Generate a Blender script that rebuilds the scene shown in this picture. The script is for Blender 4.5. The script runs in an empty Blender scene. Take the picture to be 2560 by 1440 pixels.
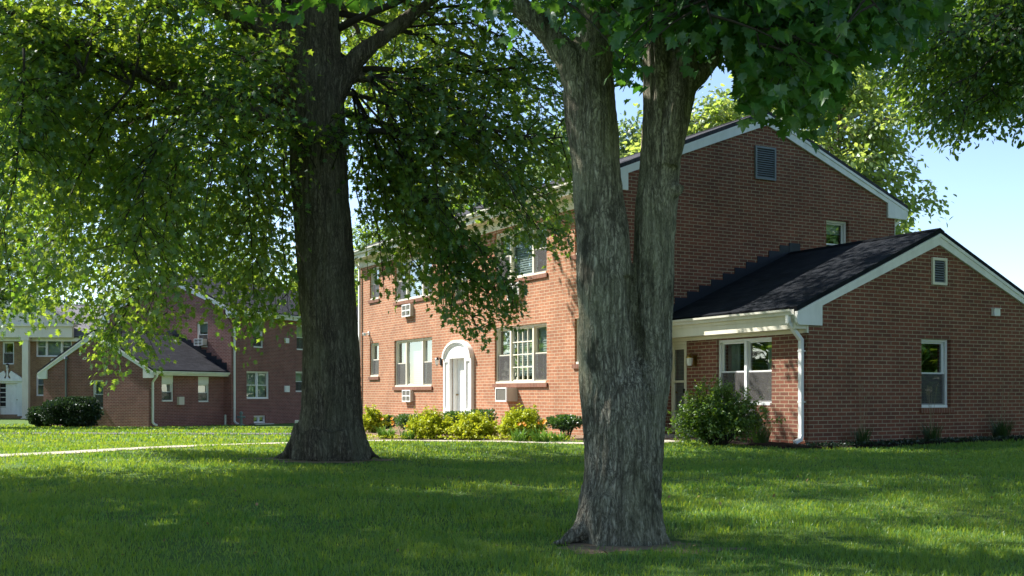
import bpy, math, random
import numpy as np
from mathutils import Vector, noise as mnoise

random.seed(7)
RNG = np.random.default_rng(11)
R = math.radians
SC = bpy.context.scene
COL = SC.collection

# ---------------------------------------------------------------- camera data
F, HOR, CX, EYE = 2755.0, 985.0, 1280.0, 1.0       # focal length / horizon of the 2560 px photograph


def at(u, v, Y):
    """point at depth Y metres seen at photograph position (u, v)"""
    return Vector(((u - CX) / F * Y, Y, EYE - (v - HOR) / F * Y))


def sstep(a, b, x):
    t = np.clip((x - a) / (b - a), 0, 1)
    return t * t * (3 - 2 * t)


def gz(x, y):
    """ground height: level lawn that falls gently towards the far houses"""
    x = np.asarray(x, float); y = np.asarray(y, float)
    base = -0.55 * sstep(27, 53, y)
    amp = sstep(3, 10, y) * (1 - sstep(20, 26, y)) * 0.03
    return base + amp * (np.sin(x * .7 + y * .3) * .5 + np.sin(x * .31 - y * .55 + 1.3))


def g1(x, y):
    return float(gz(x, y))


# ---------------------------------------------------------------- object helpers
def tag(o, label=None, cat=None, group=None, kind=None):
    if label: o['label'] = label
    if cat: o['category'] = cat
    if group: o['group'] = group
    if kind: o['kind'] = kind
    return o


def empty(name, loc=(0, 0, 0), rz=0.0, **k):
    o = bpy.data.objects.new(name, None)
    o.empty_display_size = .3
    o.location = loc; o.rotation_euler = (0, 0, rz)
    COL.objects.link(o)
    return tag(o, **k)


def mesh_np(name, V, T, mat, parent=None, smooth=False):
    """V (n,3), T (m,k) all faces with k corners"""
    me = bpy.data.meshes.new(name)
    V = np.asarray(V, np.float32); T = np.asarray(T, np.int32)
    k = T.shape[1]
    me.vertices.add(len(V)); me.vertices.foreach_set('co', V.ravel())
    me.loops.add(T.size); me.loops.foreach_set('vertex_index', T.ravel())
    me.polygons.add(len(T))
    me.polygons.foreach_set('loop_start', np.arange(0, T.size, k, dtype=np.int32))
    me.polygons.foreach_set('use_smooth', np.full(len(T), smooth, dtype=bool))
    me.update(calc_edges=True)
    me.materials.append(mat)
    o = bpy.data.objects.new(name, me); COL.objects.link(o)
    if parent: o.parent = parent
    return o


class Fr:
    """vertical wall frame: s runs along the wall, d outwards, z up"""
    def __init__(self, o, t, n):
        self.o, self.t, self.n = o, t, n

    def p(self, s, d, z):
        return (self.o[0] + self.t[0] * s + self.n[0] * d, self.o[1] + self.t[1] * s + self.n[1] * d, z)


class MB:
    def __init__(self):
        self.v, self.f, self.uv = [], [], []

    def face(self, pts, uvs=None):
        n = len(self.v)
        self.v += [tuple(p) for p in pts]
        self.f.append(list(range(n, n + len(pts))))
        self.uv.append(uvs or [(0, 0)] * len(pts))

    def hexa(self, c):
        """8 corners: bottom ring 0-3, top ring 4-7"""
        a, b, d = (np.subtract(c[1], c[0]), np.subtract(c[3], c[0]), np.subtract(c[4], c[0]))
        if np.dot(np.cross(a, b), d) < 0:
            c = [c[3], c[2], c[1], c[0], c[7], c[6], c[5], c[4]]
        n = len(self.v)
        self.v += [tuple(p) for p in c]
        for q in ((0, 3, 2, 1), (4, 5, 6, 7), (0, 1, 5, 4), (1, 2, 6, 5), (2, 3, 7, 6), (3, 0, 4, 7)):
            self.f.append([n + i for i in q])
            P = [c[i] for i in q]
            e = np.abs(np.subtract(P[2], P[0]))
            if e[2] < .3 * max(e[0], e[1]): self.uv.append([(p[0], p[1]) for p in P])
            elif e[0] > e[1]: self.uv.append([(p[0], p[2]) for p in P])
            else: self.uv.append([(p[1], p[2]) for p in P])

    def box(self, x0, x1, y0, y1, z0, z1):
        self.hexa([(x0, y0, z0), (x1, y0, z0), (x1, y1, z0), (x0, y1, z0), (x0, y0, z1), (x1, y0, z1), (x1, y1, z1), (x0, y1, z1)])

    def fbox(self, fr, s0, s1, d0, d1, z0, z1):
        p = fr.p
        self.hexa([p(s0, d0, z0), p(s1, d0, z0), p(s1, d1, z0), p(s0, d1, z0), p(s0, d0, z1), p(s1, d0, z1), p(s1, d1, z1), p(s0, d1, z1)])

    def prism(self, ring0, ring1):
        n = len(self.v); k = len(ring0)
        self.v += [tuple(p) for p in ring0] + [tuple(p) for p in ring1]
        self.f.append([n + i for i in range(k)][::-1]); self.uv.append([(0, 0)] * k)
        self.f.append([n + k + i for i in range(k)]); self.uv.append([(0, 0)] * k)
        for i in range(k):
            j = (i + 1) % k
            self.f.append([n + i, n + j, n + k + j, n + k + i]); self.uv.append([(0, 0)] * 4)

    def tube(self, pts, rad, sides=8, cap=True):
        pts = [Vector(p) for p in pts]
        if not hasattr(rad, '__len__'): rad = [rad] * len(pts)
        n0 = len(self.v); up = Vector((.31, .77, .2))
        prev = None
        for i, p in enumerate(pts):
            t = (pts[min(i + 1, len(pts) - 1)] - pts[max(i - 1, 0)])
            if t.length < 1e-9: t = Vector((0, 0, 1))
            t.normalize()
            a = prev if prev is not None else up
            a = (a - t * a.dot(t))
            if a.length < 1e-4: a = Vector((1, 0, 0)) - t * t.x
            a.normalize(); b = t.cross(a); prev = a
            for k in range(sides):
                w = 2 * math.pi * k / sides
                self.v.append(tuple(p + (a * math.cos(w) + b * math.sin(w)) * rad[i]))
        for i in range(len(pts) - 1):
            for k in range(sides):
                j = (k + 1) % sides
                self.f.append([n0 + i * sides + k, n0 + i * sides + j, n0 + (i + 1) * sides + j, n0 + (i + 1) * sides + k])
                self.uv.append([(0, 0)] * 4)
        if cap:
            self.f.append([n0 + k for k in range(sides)][::-1]); self.uv.append([(0, 0)] * sides)
            e = n0 + (len(pts) - 1) * sides
            self.f.append([e + k for k in range(sides)]); self.uv.append([(0, 0)] * sides)

    def lathe(self, c, prof, sides=12):
        c = Vector(c)
        rings = [[c + Vector((r * math.cos(2 * math.pi * k / sides), r * math.sin(2 * math.pi * k / sides), z)) for k in range(sides)] for r, z in prof]
        for a, b in zip(rings[:-1], rings[1:]):
            for k in range(sides):
                j = (k + 1) % sides
                self.face([a[k], a[j], b[j], b[k]])

    def build(self, name, mat, parent=None, smooth=False, bevel=0):
        me = bpy.data.meshes.new(name)
        me.from_pydata(self.v, [], self.f)
        uvl = me.uv_layers.new(name='UVMap')
        flat = [c for f in self.uv for uv in f for c in uv]
        uvl.data.foreach_set('uv', flat)
        if smooth: me.polygons.foreach_set('use_smooth', [True] * len(me.polygons))
        me.materials.append(mat)
        me.update()
        o = bpy.data.objects.new(name, me); COL.objects.link(o)
        if parent: o.parent = parent
        if bevel:
            b = o.modifiers.new('bevel', 'BEVEL'); b.width = bevel; b.segments = 2; b.limit_method = 'ANGLE'
        return o


# ---------------------------------------------------------------- materials
class N:
    def __init__(self, name):
        self.m = bpy.data.materials.new(name); self.m.use_nodes = True
        self.t = self.m.node_tree; self.t.nodes.clear()
        self.out = self.add('ShaderNodeOutputMaterial')

    def add(self, typ, **k):
        n = self.t.nodes.new(typ)
        for a, b in k.items(): setattr(n, a, b)
        return n

    def l(self, a, b): self.t.links.new(a, b)

    def coord(self, kind='Object', scale=(1, 1, 1)):
        c = self.add('ShaderNodeTexCoord'); m = self.add('ShaderNodeMapping')
        m.inputs['Scale'].default_value = scale
        self.l(c.outputs[kind], m.inputs['Vector'])
        return m.outputs[0]

    def noise(self, vec, scale, detail=4, rough=.55):
        n = self.add('ShaderNodeTexNoise')
        n.inputs['Scale'].default_value = scale; n.inputs['Detail'].default_value = detail
        n.inputs['Roughness'].default_value = rough
        if vec is not None: self.l(vec, n.inputs['Vector'])
        return n.outputs['Fac']

    def ramp(self, fac, stops):
        r = self.add('ShaderNodeValToRGB')
        el = r.color_ramp.elements
        while len(el) < len(stops): el.new(.5)
        for e, (p, c) in zip(el, stops):
            e.position = p; e.color = (*c, 1) if len(c) == 3 else c
        self.l(fac, r.inputs['Fac'])
        return r.outputs['Color']

    def mix(self, fac, a, b, mode='MIX'):
        n = self.add('ShaderNodeMix', data_type='RGBA', blend_type=mode)
        for sock, val in ((n.inputs[0], fac), (n.inputs[6], a), (n.inputs[7], b)):
            if hasattr(val, 'links'): self.l(val, sock)
            elif isinstance(val, tuple): sock.default_value = (*val, 1) if len(val) == 3 else val
            else: sock.default_value = val
        return n.outputs[2]

    def math(self, op, a, b=0.0):
        n = self.add('ShaderNodeMath', operation=op)
        for sock, val in zip(n.inputs, (a, b)):
            if hasattr(val, 'links'): self.l(val, sock)
            else: sock.default_value = val
        return n.outputs[0]

    def bump(self, h, strength=.5, dist=.02):
        b = self.add('ShaderNodeBump')
        b.inputs['Strength'].default_value = strength; b.inputs['Distance'].default_value = dist
        self.l(h, b.inputs['Height'])
        return b.outputs['Normal']

    def pbr(self, col, rough=.6, normal=None, metal=0, spec=.5):
        p = self.add('ShaderNodeBsdfPrincipled')
        if hasattr(col, 'links'): self.l(col, p.inputs['Base Color'])
        else: p.inputs['Base Color'].default_value = (*col, 1)
        if hasattr(rough, 'links'): self.l(rough, p.inputs['Roughness'])
        else: p.inputs['Roughness'].default_value = rough
        p.inputs['Metallic'].default_value = metal
        p.inputs['Specular IOR Level'].default_value = spec
        if normal is not None: self.l(normal, p.inputs['Normal'])
        self.l(p.outputs[0], self.out.inputs['Surface'])
        return self.m


def m_brick(name, c1, c2, mortar, w=.245, h=.0765, ms=.0065, dark=(.10, .04, .03), vary=.5):
    n = N(name)
    uv = n.coord('UV')
    # slight unevenness of the courses
    b = n.add('ShaderNodeTexBrick'); b.offset = .5
    n.l(uv, b.inputs['Vector'])
    for k, val in (('Color1', c1), ('Color2', c2), ('Mortar', mortar)): b.inputs[k].default_value = (*val, 1)
    for k, val in (('Scale', 1), ('Mortar Size', ms), ('Mortar Smooth', .25), ('Bias', 0), ('Brick Width', w), ('Row Height', h)):
        b.inputs[k].default_value = val
    big = n.noise(n.coord('UV'), 1.1, 5, .6)
    fine = n.noise(n.coord('UV', (1, 1, 1)), 60, 3)
    streak = n.noise(n.coord('UV', (1.6, .5, 1)), 4, 4)
    col = n.mix(n.math('MULTIPLY', n.ramp(streak, [(.35, (0, 0, 0)), (.75, (1, 1, 1))]), vary * .5), b.outputs['Color'], dark)
    col = n.mix(.45, col, n.ramp(big, [(.3, (.62, .62, .62)), (.7, (1.3, 1.3, 1.3))]), 'MULTIPLY')
    col = n.mix(.5, col, n.ramp(fine, [(.3, (.7, .7, .7)), (.7, (1.25, 1.25, 1.25))]), 'MULTIPLY')
    hgt = n.math('SUBTRACT', n.math('MULTIPLY', fine, .35), n.math('MULTIPLY', b.outputs['Fac'], 1.0))
    return n.pbr(col, .88, n.bump(hgt, .6, .012), spec=.25)


def m_paint(name, col, rough=.5, dirt=.25):
    n = N(name)
    f = n.noise(n.coord('Object', (1, 1, .35)), 3.0, 6, .65)
    c = n.mix(n.math('MULTIPLY', n.ramp(f, [(.42, (0, 0, 0)), (.75, (1, 1, 1))]), dirt), col, tuple(x * .62 for x in col))
    f2 = n.noise(n.coord('Object'), 40, 2)
    return n.pbr(c, rough, n.bump(f2, .08, .004), spec=.35)


def m_plain(name, col, rough=.6, metal=0, spec=.4):
    n = N(name)
    f = n.noise(n.coord('Object'), 9, 4)
    c = n.mix(.5, col, n.ramp(f, [(.3, (.75, .75, .75)), (.7, (1.2, 1.2, 1.2))]), 'MULTIPLY')
    return n.pbr(c, rough, None, metal, spec)


def m_shingle(name, a, b):
    n = N(name)
    t = n.add('ShaderNodeTexBrick'); t.offset = .37; t.offset_frequency = 3
    n.l(n.coord('UV'), t.inputs['Vector'])
    for k, val in (('Color1', a), ('Color2', b), ('Mortar', tuple(x * .35 for x in a))): t.inputs[k].default_value = (*val, 1)
    for k, val in (('Scale', 1), ('Mortar Size', .006), ('Mortar Smooth', .4), ('Bias', -.1), ('Brick Width', .31), ('Row Height', .14)):
        t.inputs[k].default_value = val
    f = n.noise(n.coord('UV'), 90, 3); g = n.noise(n.coord('UV', (1, .4, 1)), 1.5, 4)
    c = n.mix(.6, t.outputs['Color'], n.ramp(f, [(.3, (.6, .6, .6)), (.7, (1.4, 1.4, 1.4))]), 'MULTIPLY')
    c = n.mix(.5, c, n.ramp(g, [(.3, (.7, .7, .7)), (.7, (1.3, 1.3, 1.3))]), 'MULTIPLY')
    h = n.math('SUBTRACT', f, n.math('MULTIPLY', t.outputs['Fac'], 1.5))
    return n.pbr(c, .95, n.bump(h, .5, .01), spec=.06)


def m_glass(name):
    n = N(name)
    tr = n.add('ShaderNodeBsdfTransparent'); tr.inputs[0].default_value = (.78, .84, .82, 1)
    gl = n.add('ShaderNodeBsdfGlossy'); gl.inputs['Color'].default_value = (.9, .95, .95, 1); gl.inputs['Roughness'].default_value = .015
    wv = n.noise(n.coord('Object'), 1.7, 1)
    n.l(n.bump(wv, .06, .05), gl.inputs['Normal'])
    lw = n.add('ShaderNodeLayerWeight'); lw.inputs['Blend'].default_value = .35
    fac = n.math('ADD', n.math('MULTIPLY', lw.outputs['Facing'], .45), .13)
    ms = n.add('ShaderNodeMixShader')
    n.l(fac, ms.inputs[0]); n.l(tr.outputs[0], ms.inputs[1]); n.l(gl.outputs[0], ms.inputs[2])
    n.l(ms.outputs[0], n.out.inputs['Surface'])
    return n.m


def m_screen(name):
    n = N(name)
    tr = n.add('ShaderNodeBsdfTransparent'); tr.inputs[0].default_value = (.75, .75, .75, 1)
    df = n.add('ShaderNodeBsdfDiffuse'); df.inputs[0].default_value = (.13, .125, .125, 1)
    ms = n.add('ShaderNodeMixShader'); ms.inputs[0].default_value = .55
    n.l(tr.outputs[0], ms.inputs[1]); n.l(df.outputs[0], ms.inputs[2]); n.l(ms.outputs[0], n.out.inputs['Surface'])
    return n.m


def m_leaf(name, c1, c2, t1, t2, tr=.5, gloss=.06, rough=.42):
    n = N(name)
    g = n.add('ShaderNodeNewGeometry')
    rnd = g.outputs['Random Per Island']
    pos = n.noise(n.coord('Object'), .55, 3)
    f = n.math('ADD', n.math('MULTIPLY', rnd, .5), n.math('MULTIPLY', n.math('SUBTRACT', pos, .18), .95))
    dc = n.ramp(f, [(.2, c1), (.85, c2)]); tc = n.ramp(f, [(.2, t1), (.85, t2)])
    d = n.add('ShaderNodeBsdfDiffuse'); n.l(dc, d.inputs[0])
    t = n.add('ShaderNodeBsdfTranslucent'); n.l(tc, t.inputs[0])
    m1 = n.add('ShaderNodeMixShader'); m1.inputs[0].default_value = tr
    n.l(d.outputs[0], m1.inputs[1]); n.l(t.outputs[0], m1.inputs[2])
    gl = n.add('ShaderNodeBsdfGlossy'); gl.inputs['Color'].default_value = (.9, .95, 1, 1); gl.inputs['Roughness'].default_value = rough
    m2 = n.add('ShaderNodeMixShader'); m2.inputs[0].default_value = gloss
    n.l(m1.outputs[0], m2.inputs[1]); n.l(gl.outputs[0], m2.inputs[2])
    n.l(m2.outputs[0], n.out.inputs['Surface'])
    return n.m


def m_bark(name, dark, mid, light, moss, k=1.0, bstr=.9, blotch=None):
    n = N(name)
    wob = n.add('ShaderNodeTexNoise'); wob.inputs['Scale'].default_value = 7; wob.inputs['Detail'].default_value = 3
    n.l(n.coord('Object', (1, 1, .6)), wob.inputs['Vector'])
    sc = n.add('ShaderNodeVectorMath', operation='SCALE'); sc.inputs['Scale'].default_value = .10
    n.l(wob.outputs['Color'], sc.inputs[0])
    off = n.add('ShaderNodeVectorMath', operation='ADD'); n.l(n.coord('Object', (1, 1, .2)), off.inputs[0]); n.l(sc.outputs[0], off.inputs[1])
    rid = n.noise(off.outputs[0], 46 * k, 5, .66)
    rid2 = n.noise(n.coord('Object', (1, 1, .42)), 60 * k, 6, .7)
    fine = n.noise(n.coord('Object', (1, 1, .7)), 130 * k, 4, .7)
    ridge = n.math('ABSOLUTE', n.math('SUBTRACT', rid, .5))
    ridge = n.math('MINIMUM', n.math('MULTIPLY', ridge, 7.0), 1.0)
    h = n.math('ADD', n.math('MULTIPLY', ridge, .45), n.math('ADD', n.math('MULTIPLY', rid2, .45), n.math('MULTIPLY', fine, .3)))
    col = n.ramp(h, [(.34, dark), (.62, mid), (.95, light)])
    fur = n.noise(n.coord('Object', (1, 1, .075)), 15 * k, 4, .55)
    fl_ = n.math('MINIMUM', n.math('MULTIPLY', n.math('ABSOLUTE', n.math('SUBTRACT', fur, .5)), 16.0), 1.0)
    col = n.mix(n.math('SUBTRACT', .75, n.math('MULTIPLY', fl_, .75)), col, dark)
    h = n.math('ADD', h, n.math('MULTIPLY', fl_, .5))
    patch = n.noise(n.coord('Object', (1, 1, .5)), 2.6, 5, .6)
    col = n.mix(n.math('MULTIPLY', n.ramp(patch, [(.42, (0, 0, 0)), (.68, (1, 1, 1))]), .55), col, n.mix(.6, moss, n.ramp(h, [(.4, (.35, .35, .35)), (.8, (1.5, 1.5, 1.5))]), 'MULTIPLY'))
    if blotch:
        bl = n.noise(n.coord('Object', (1, 1, .45)), 3.4, 6, .7)
        col = n.mix(n.math('MULTIPLY', n.ramp(bl, [(.55, (0, 0, 0)), (.63, (1, 1, 1))]), .8), col, blotch)
    return n.pbr(col, .92, n.bump(h, bstr, .02), spec=.2)


def m_ground(name):
    n = N(name)
    p = n.coord('Object')
    a = n.noise(p, .35, 5, .6); b = n.noise(p, 7, 5, .7); c = n.noise(p, 60, 3, .7)
    col = n.ramp(b, [(.25, (.045, .08, .018)), (.5, (.075, .14, .028)), (.75, (.12, .18, .042))])
    col = n.mix(.5, col, n.ramp(c, [(.3, (.6, .6, .6)), (.7, (1.35, 1.35, 1.35))]), 'MULTIPLY')
    col = n.mix(n.math('MULTIPLY', n.ramp(a, [(.5, (0, 0, 0)), (.72, (1, 1, 1))]), .4), col, (.11, .10, .04))
    return n.pbr(col, .95, n.bump(n.math('ADD', b, c), .6, .03), spec=.15)


def m_soil(name, a, b, s=14):
    n = N(name)
    p = n.coord('Object')
    f = n.noise(p, s, 6, .7); g = n.noise(p, s * 6, 3, .7)
    col = n.ramp(n.math('ADD', n.math('MULTIPLY', f, .6), n.math('MULTIPLY', g, .4)), [(.32, a), (.68, b)])
    return n.pbr(col, .95, n.bump(n.math('ADD', f, g), .8, .04), spec=.15)


M = dict(
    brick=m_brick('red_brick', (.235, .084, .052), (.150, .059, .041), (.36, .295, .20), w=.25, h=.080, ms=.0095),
    brick_suntint=m_brick('red_brick_sun_tinted', (.42, .185, .100), (.33, .138, .076), (.50, .385, .265), w=.25, h=.080, ms=.0095),  # same brick as the gable, with the front's sunlight lightened into its colour
    brick2=m_brick('plum_brick', (.27, .098, .086), (.19, .074, .066), (.40, .30, .265), w=.22, h=.072, ms=.008),
    brick3=m_brick('tan_brick', (.34, .215, .12), (.25, .15, .085), (.40, .32, .22), w=.22, h=.072),
    sillbrick=m_brick('sill_brick', (.24, .10, .065), (.18, .075, .05), (.33, .26, .19), w=.075, h=.3, ms=.006),
    white=m_paint('white_paint', (.80, .80, .78), .45, .45),
    cream=m_paint('cream_paint', (.72, .68, .56), .5, .4),
    vinyl=m_paint('white_vinyl', (.78, .79, .79), .35, .12),
    gutter=m_paint('cream_metal', (.70, .68, .60), .4, .6),
    roof=m_shingle('charcoal_shingle', (.020, .023, .028), (.012, .0135, .017)),
    roof2=m_shingle('grey_shingle', (.070, .068, .078), (.045, .045, .052)),
    roof4=m_shingle('slate_shingle', (.034, .035, .042), (.020, .021, .026)),
    roof3=m_shingle('pale_grey_shingle', (.21, .20, .22), (.15, .145, .16)),
    flash=m_plain('black_metal_flashing', (.018, .022, .032), .35, .3),
    vent=m_paint('grey_vent_metal', (.17, .19, .21), .5, .3),
    ventdark=m_plain('vent_gap', (.02, .022, .025), .8),
    glass=m_glass('window_glass'),
    screen=m_screen('insect_screen'),
    blind=m_paint('pale_blind', (.34, .39, .41), .7, .1),
    curtain=m_paint('grey_curtain', (.34, .36, .37), .8, .3),
    greenc=m_paint('green_curtain', (.16, .26, .13), .8, .3),
    dark=m_plain('dark_interior', (.02, .02, .02), .9),
    acgrille=m_plain('ac_grille', (.17, .155, .13), .6),
    acbox=m_paint('ac_case', (.62, .57, .50), .5, .4),
    blackmetal=m_plain('black_iron', (.02, .02, .022), .4, .5),
    brass=m_plain('aged_brass', (.30, .20, .06), .35, .9),
    lampglass=m_paint('frosted_lamp_glass', (.7, .7, .66), .2, .1),
    concrete=m_soil('concrete', (.42, .38, .32), (.55, .50, .43), 8),
    asphalt=m_soil('asphalt', (.13, .125, .13), (.20, .19, .195), 20),
    mulch=m_soil('dark_mulch', (.012, .009, .007), (.045, .030, .020), 25),
    dirt=m_soil('bare_dirt', (.17, .12, .075), (.34, .255, .175), 14),
    tanmulch=m_soil('tan_bed_soil', (.20, .13, .085), (.34, .24, .17), 18),
    ground=m_ground('lawn_ground'),
    metal=m_plain('galvanised_metal', (.32, .35, .35), .4, .7),
    greenmetal=m_plain('grey_green_paint', (.16, .22, .20), .5),
    stone=m_soil('foundation_stone', (.24, .19, .14), (.34, .28, .21), 6),
    barkmaple=m_bark('maple_bark', (.060, .052, .038), (.30, .275, .21), (.52, .48, .37), (.23, .23, .14), 1.0, .9, (.035, .032, .022)),
    barkoak=m_bark('oak_bark', (.036, .029, .021), (.135, .115, .085), (.24, .21, .155), (.125, .122, .08), .62, .9),
    twig=m_plain('twig_bark', (.035, .028, .02), .9),
    paletwig=m_plain('pale_limb_bark', (.16, .13, .10), .9),
    oakleaf=m_leaf('oak_leaf', (.022, .076, .028), (.058, .135, .032), (.15, .33, .022), (.44, .55, .04), .52, .045),
    mapleleaf=m_leaf('maple_leaf', (.020, .075, .018), (.055, .135, .026), (.075, .24, .018), (.18, .34, .03), .45, .035),
    sideleaf=m_leaf('small_leaf', (.026, .078, .020), (.06, .125, .028), (.14, .30, .02), (.28, .42, .04), .52, .03),
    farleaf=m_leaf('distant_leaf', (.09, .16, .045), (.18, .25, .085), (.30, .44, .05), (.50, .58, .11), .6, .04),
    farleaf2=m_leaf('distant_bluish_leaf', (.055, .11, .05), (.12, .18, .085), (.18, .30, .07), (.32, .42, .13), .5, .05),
    yewleaf=m_leaf('yew_needles', (.010, .026, .012), (.028, .055, .020), (.02, .05, .015), (.05, .09, .02), .3, .05),
    boxleaf=m_leaf('hedge_leaf', (.025, .075, .016), (.06, .13, .025), (.06, .15, .015), (.12, .24, .03), .4, .07),
    goldleaf=m_leaf('golden_leaf', (.30, .38, .015), (.52, .55, .025), (.34, .42, .015), (.58, .58, .03), .42, .03),
    bushleaf=m_leaf('bush_leaf', (.045, .115, .018), (.15, .23, .028), (.09, .22, .014), (.30, .42, .024), .45, .05),
    strap=m_leaf('strap_leaf', (.06, .16, .025), (.15, .27, .05), (.09, .22, .02), (.22, .36, .04), .4, .02),
    reed=m_leaf('ornamental_grass_blade', (.03, .075, .022), (.07, .125, .04), (.05, .12, .02), (.09, .18, .03), .4, .05),
    seed=m_plain('straw_seed_head', (.27, .22, .13), .9),
    petal=m_leaf('orange_petal', (.75, .26, .01), (.85, .40, .03), (.6, .2, .01), (.7, .3, .02), .35, .03),
    blade=m_leaf('grass_blade', (.044, .165, .032), (.14, .27, .048), (.16, .34, .015), (.48, .54, .035), .45, .03),
    litter=m_plain('dry_leaf', (.26, .17, .08), .9),
)


# ---------------------------------------------------------------- walls and windows
def wall(mb, fr, s0, s1, z0, z1, holes=(), reveal=.11, uo=0.0):
    S = sorted({s0, s1, *[h[0] for h in holes], *[h[1] for h in holes]})
    Z = sorted({z0, z1, *[h[2] for h in holes], *[h[3] for h in holes]})
    for a, b in zip(S[:-1], S[1:]):
        for c, d in zip(Z[:-1], Z[1:]):
            m, k = (a + b) / 2, (c + d) / 2
            if any(h[0] < m < h[1] and h[2] < k < h[3] for h in holes): continue
            mb.face([fr.p(a, 0, c), fr.p(b, 0, c), fr.p(b, 0, d), fr.p(a, 0, d)], [(a + uo, c), (b + uo, c), (b + uo, d), (a + uo, d)])
    for a, b, c, d in holes:
        r = -reveal
        for (sa, za), (sb, zb) in (((a, c), (a, d)), ((b, c), (b, d)), ((a, c), (b, c)), ((a, d), (b, d))):
            if sa == sb: uv = [(sa + uo, za), (sa + uo, zb), (sa + uo + reveal, zb), (sa + uo + reveal, za)]
            else: uv = [(sa + uo, za), (sb + uo, za), (sb + uo, za + reveal), (sa + uo, za + reveal)]
            mb.face([fr.p(sa, 0, za), fr.p(sb, 0, zb), fr.p(sb, r, zb), fr.p(sa, r, za)], uv)


def pane_quad(fr, s0, s1, z0, z1, d):
    mb = MB()
    P = [fr.p(s0, d, z0), fr.p(s1, d, z0), fr.p(s1, d, z1), fr.p(s0, d, z1)]
    nrm = np.cross(np.subtract(P[1], P[0]), np.subtract(P[3], P[0]))
    if nrm[0] * fr.n[0] + nrm[1] * fr.n[1] < 0: P = P[::-1]
    mb.face(P, [(0, 0), (s1 - s0, 0), (s1 - s0, z1 - z0), (0, z1 - z0)])
    return mb


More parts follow.
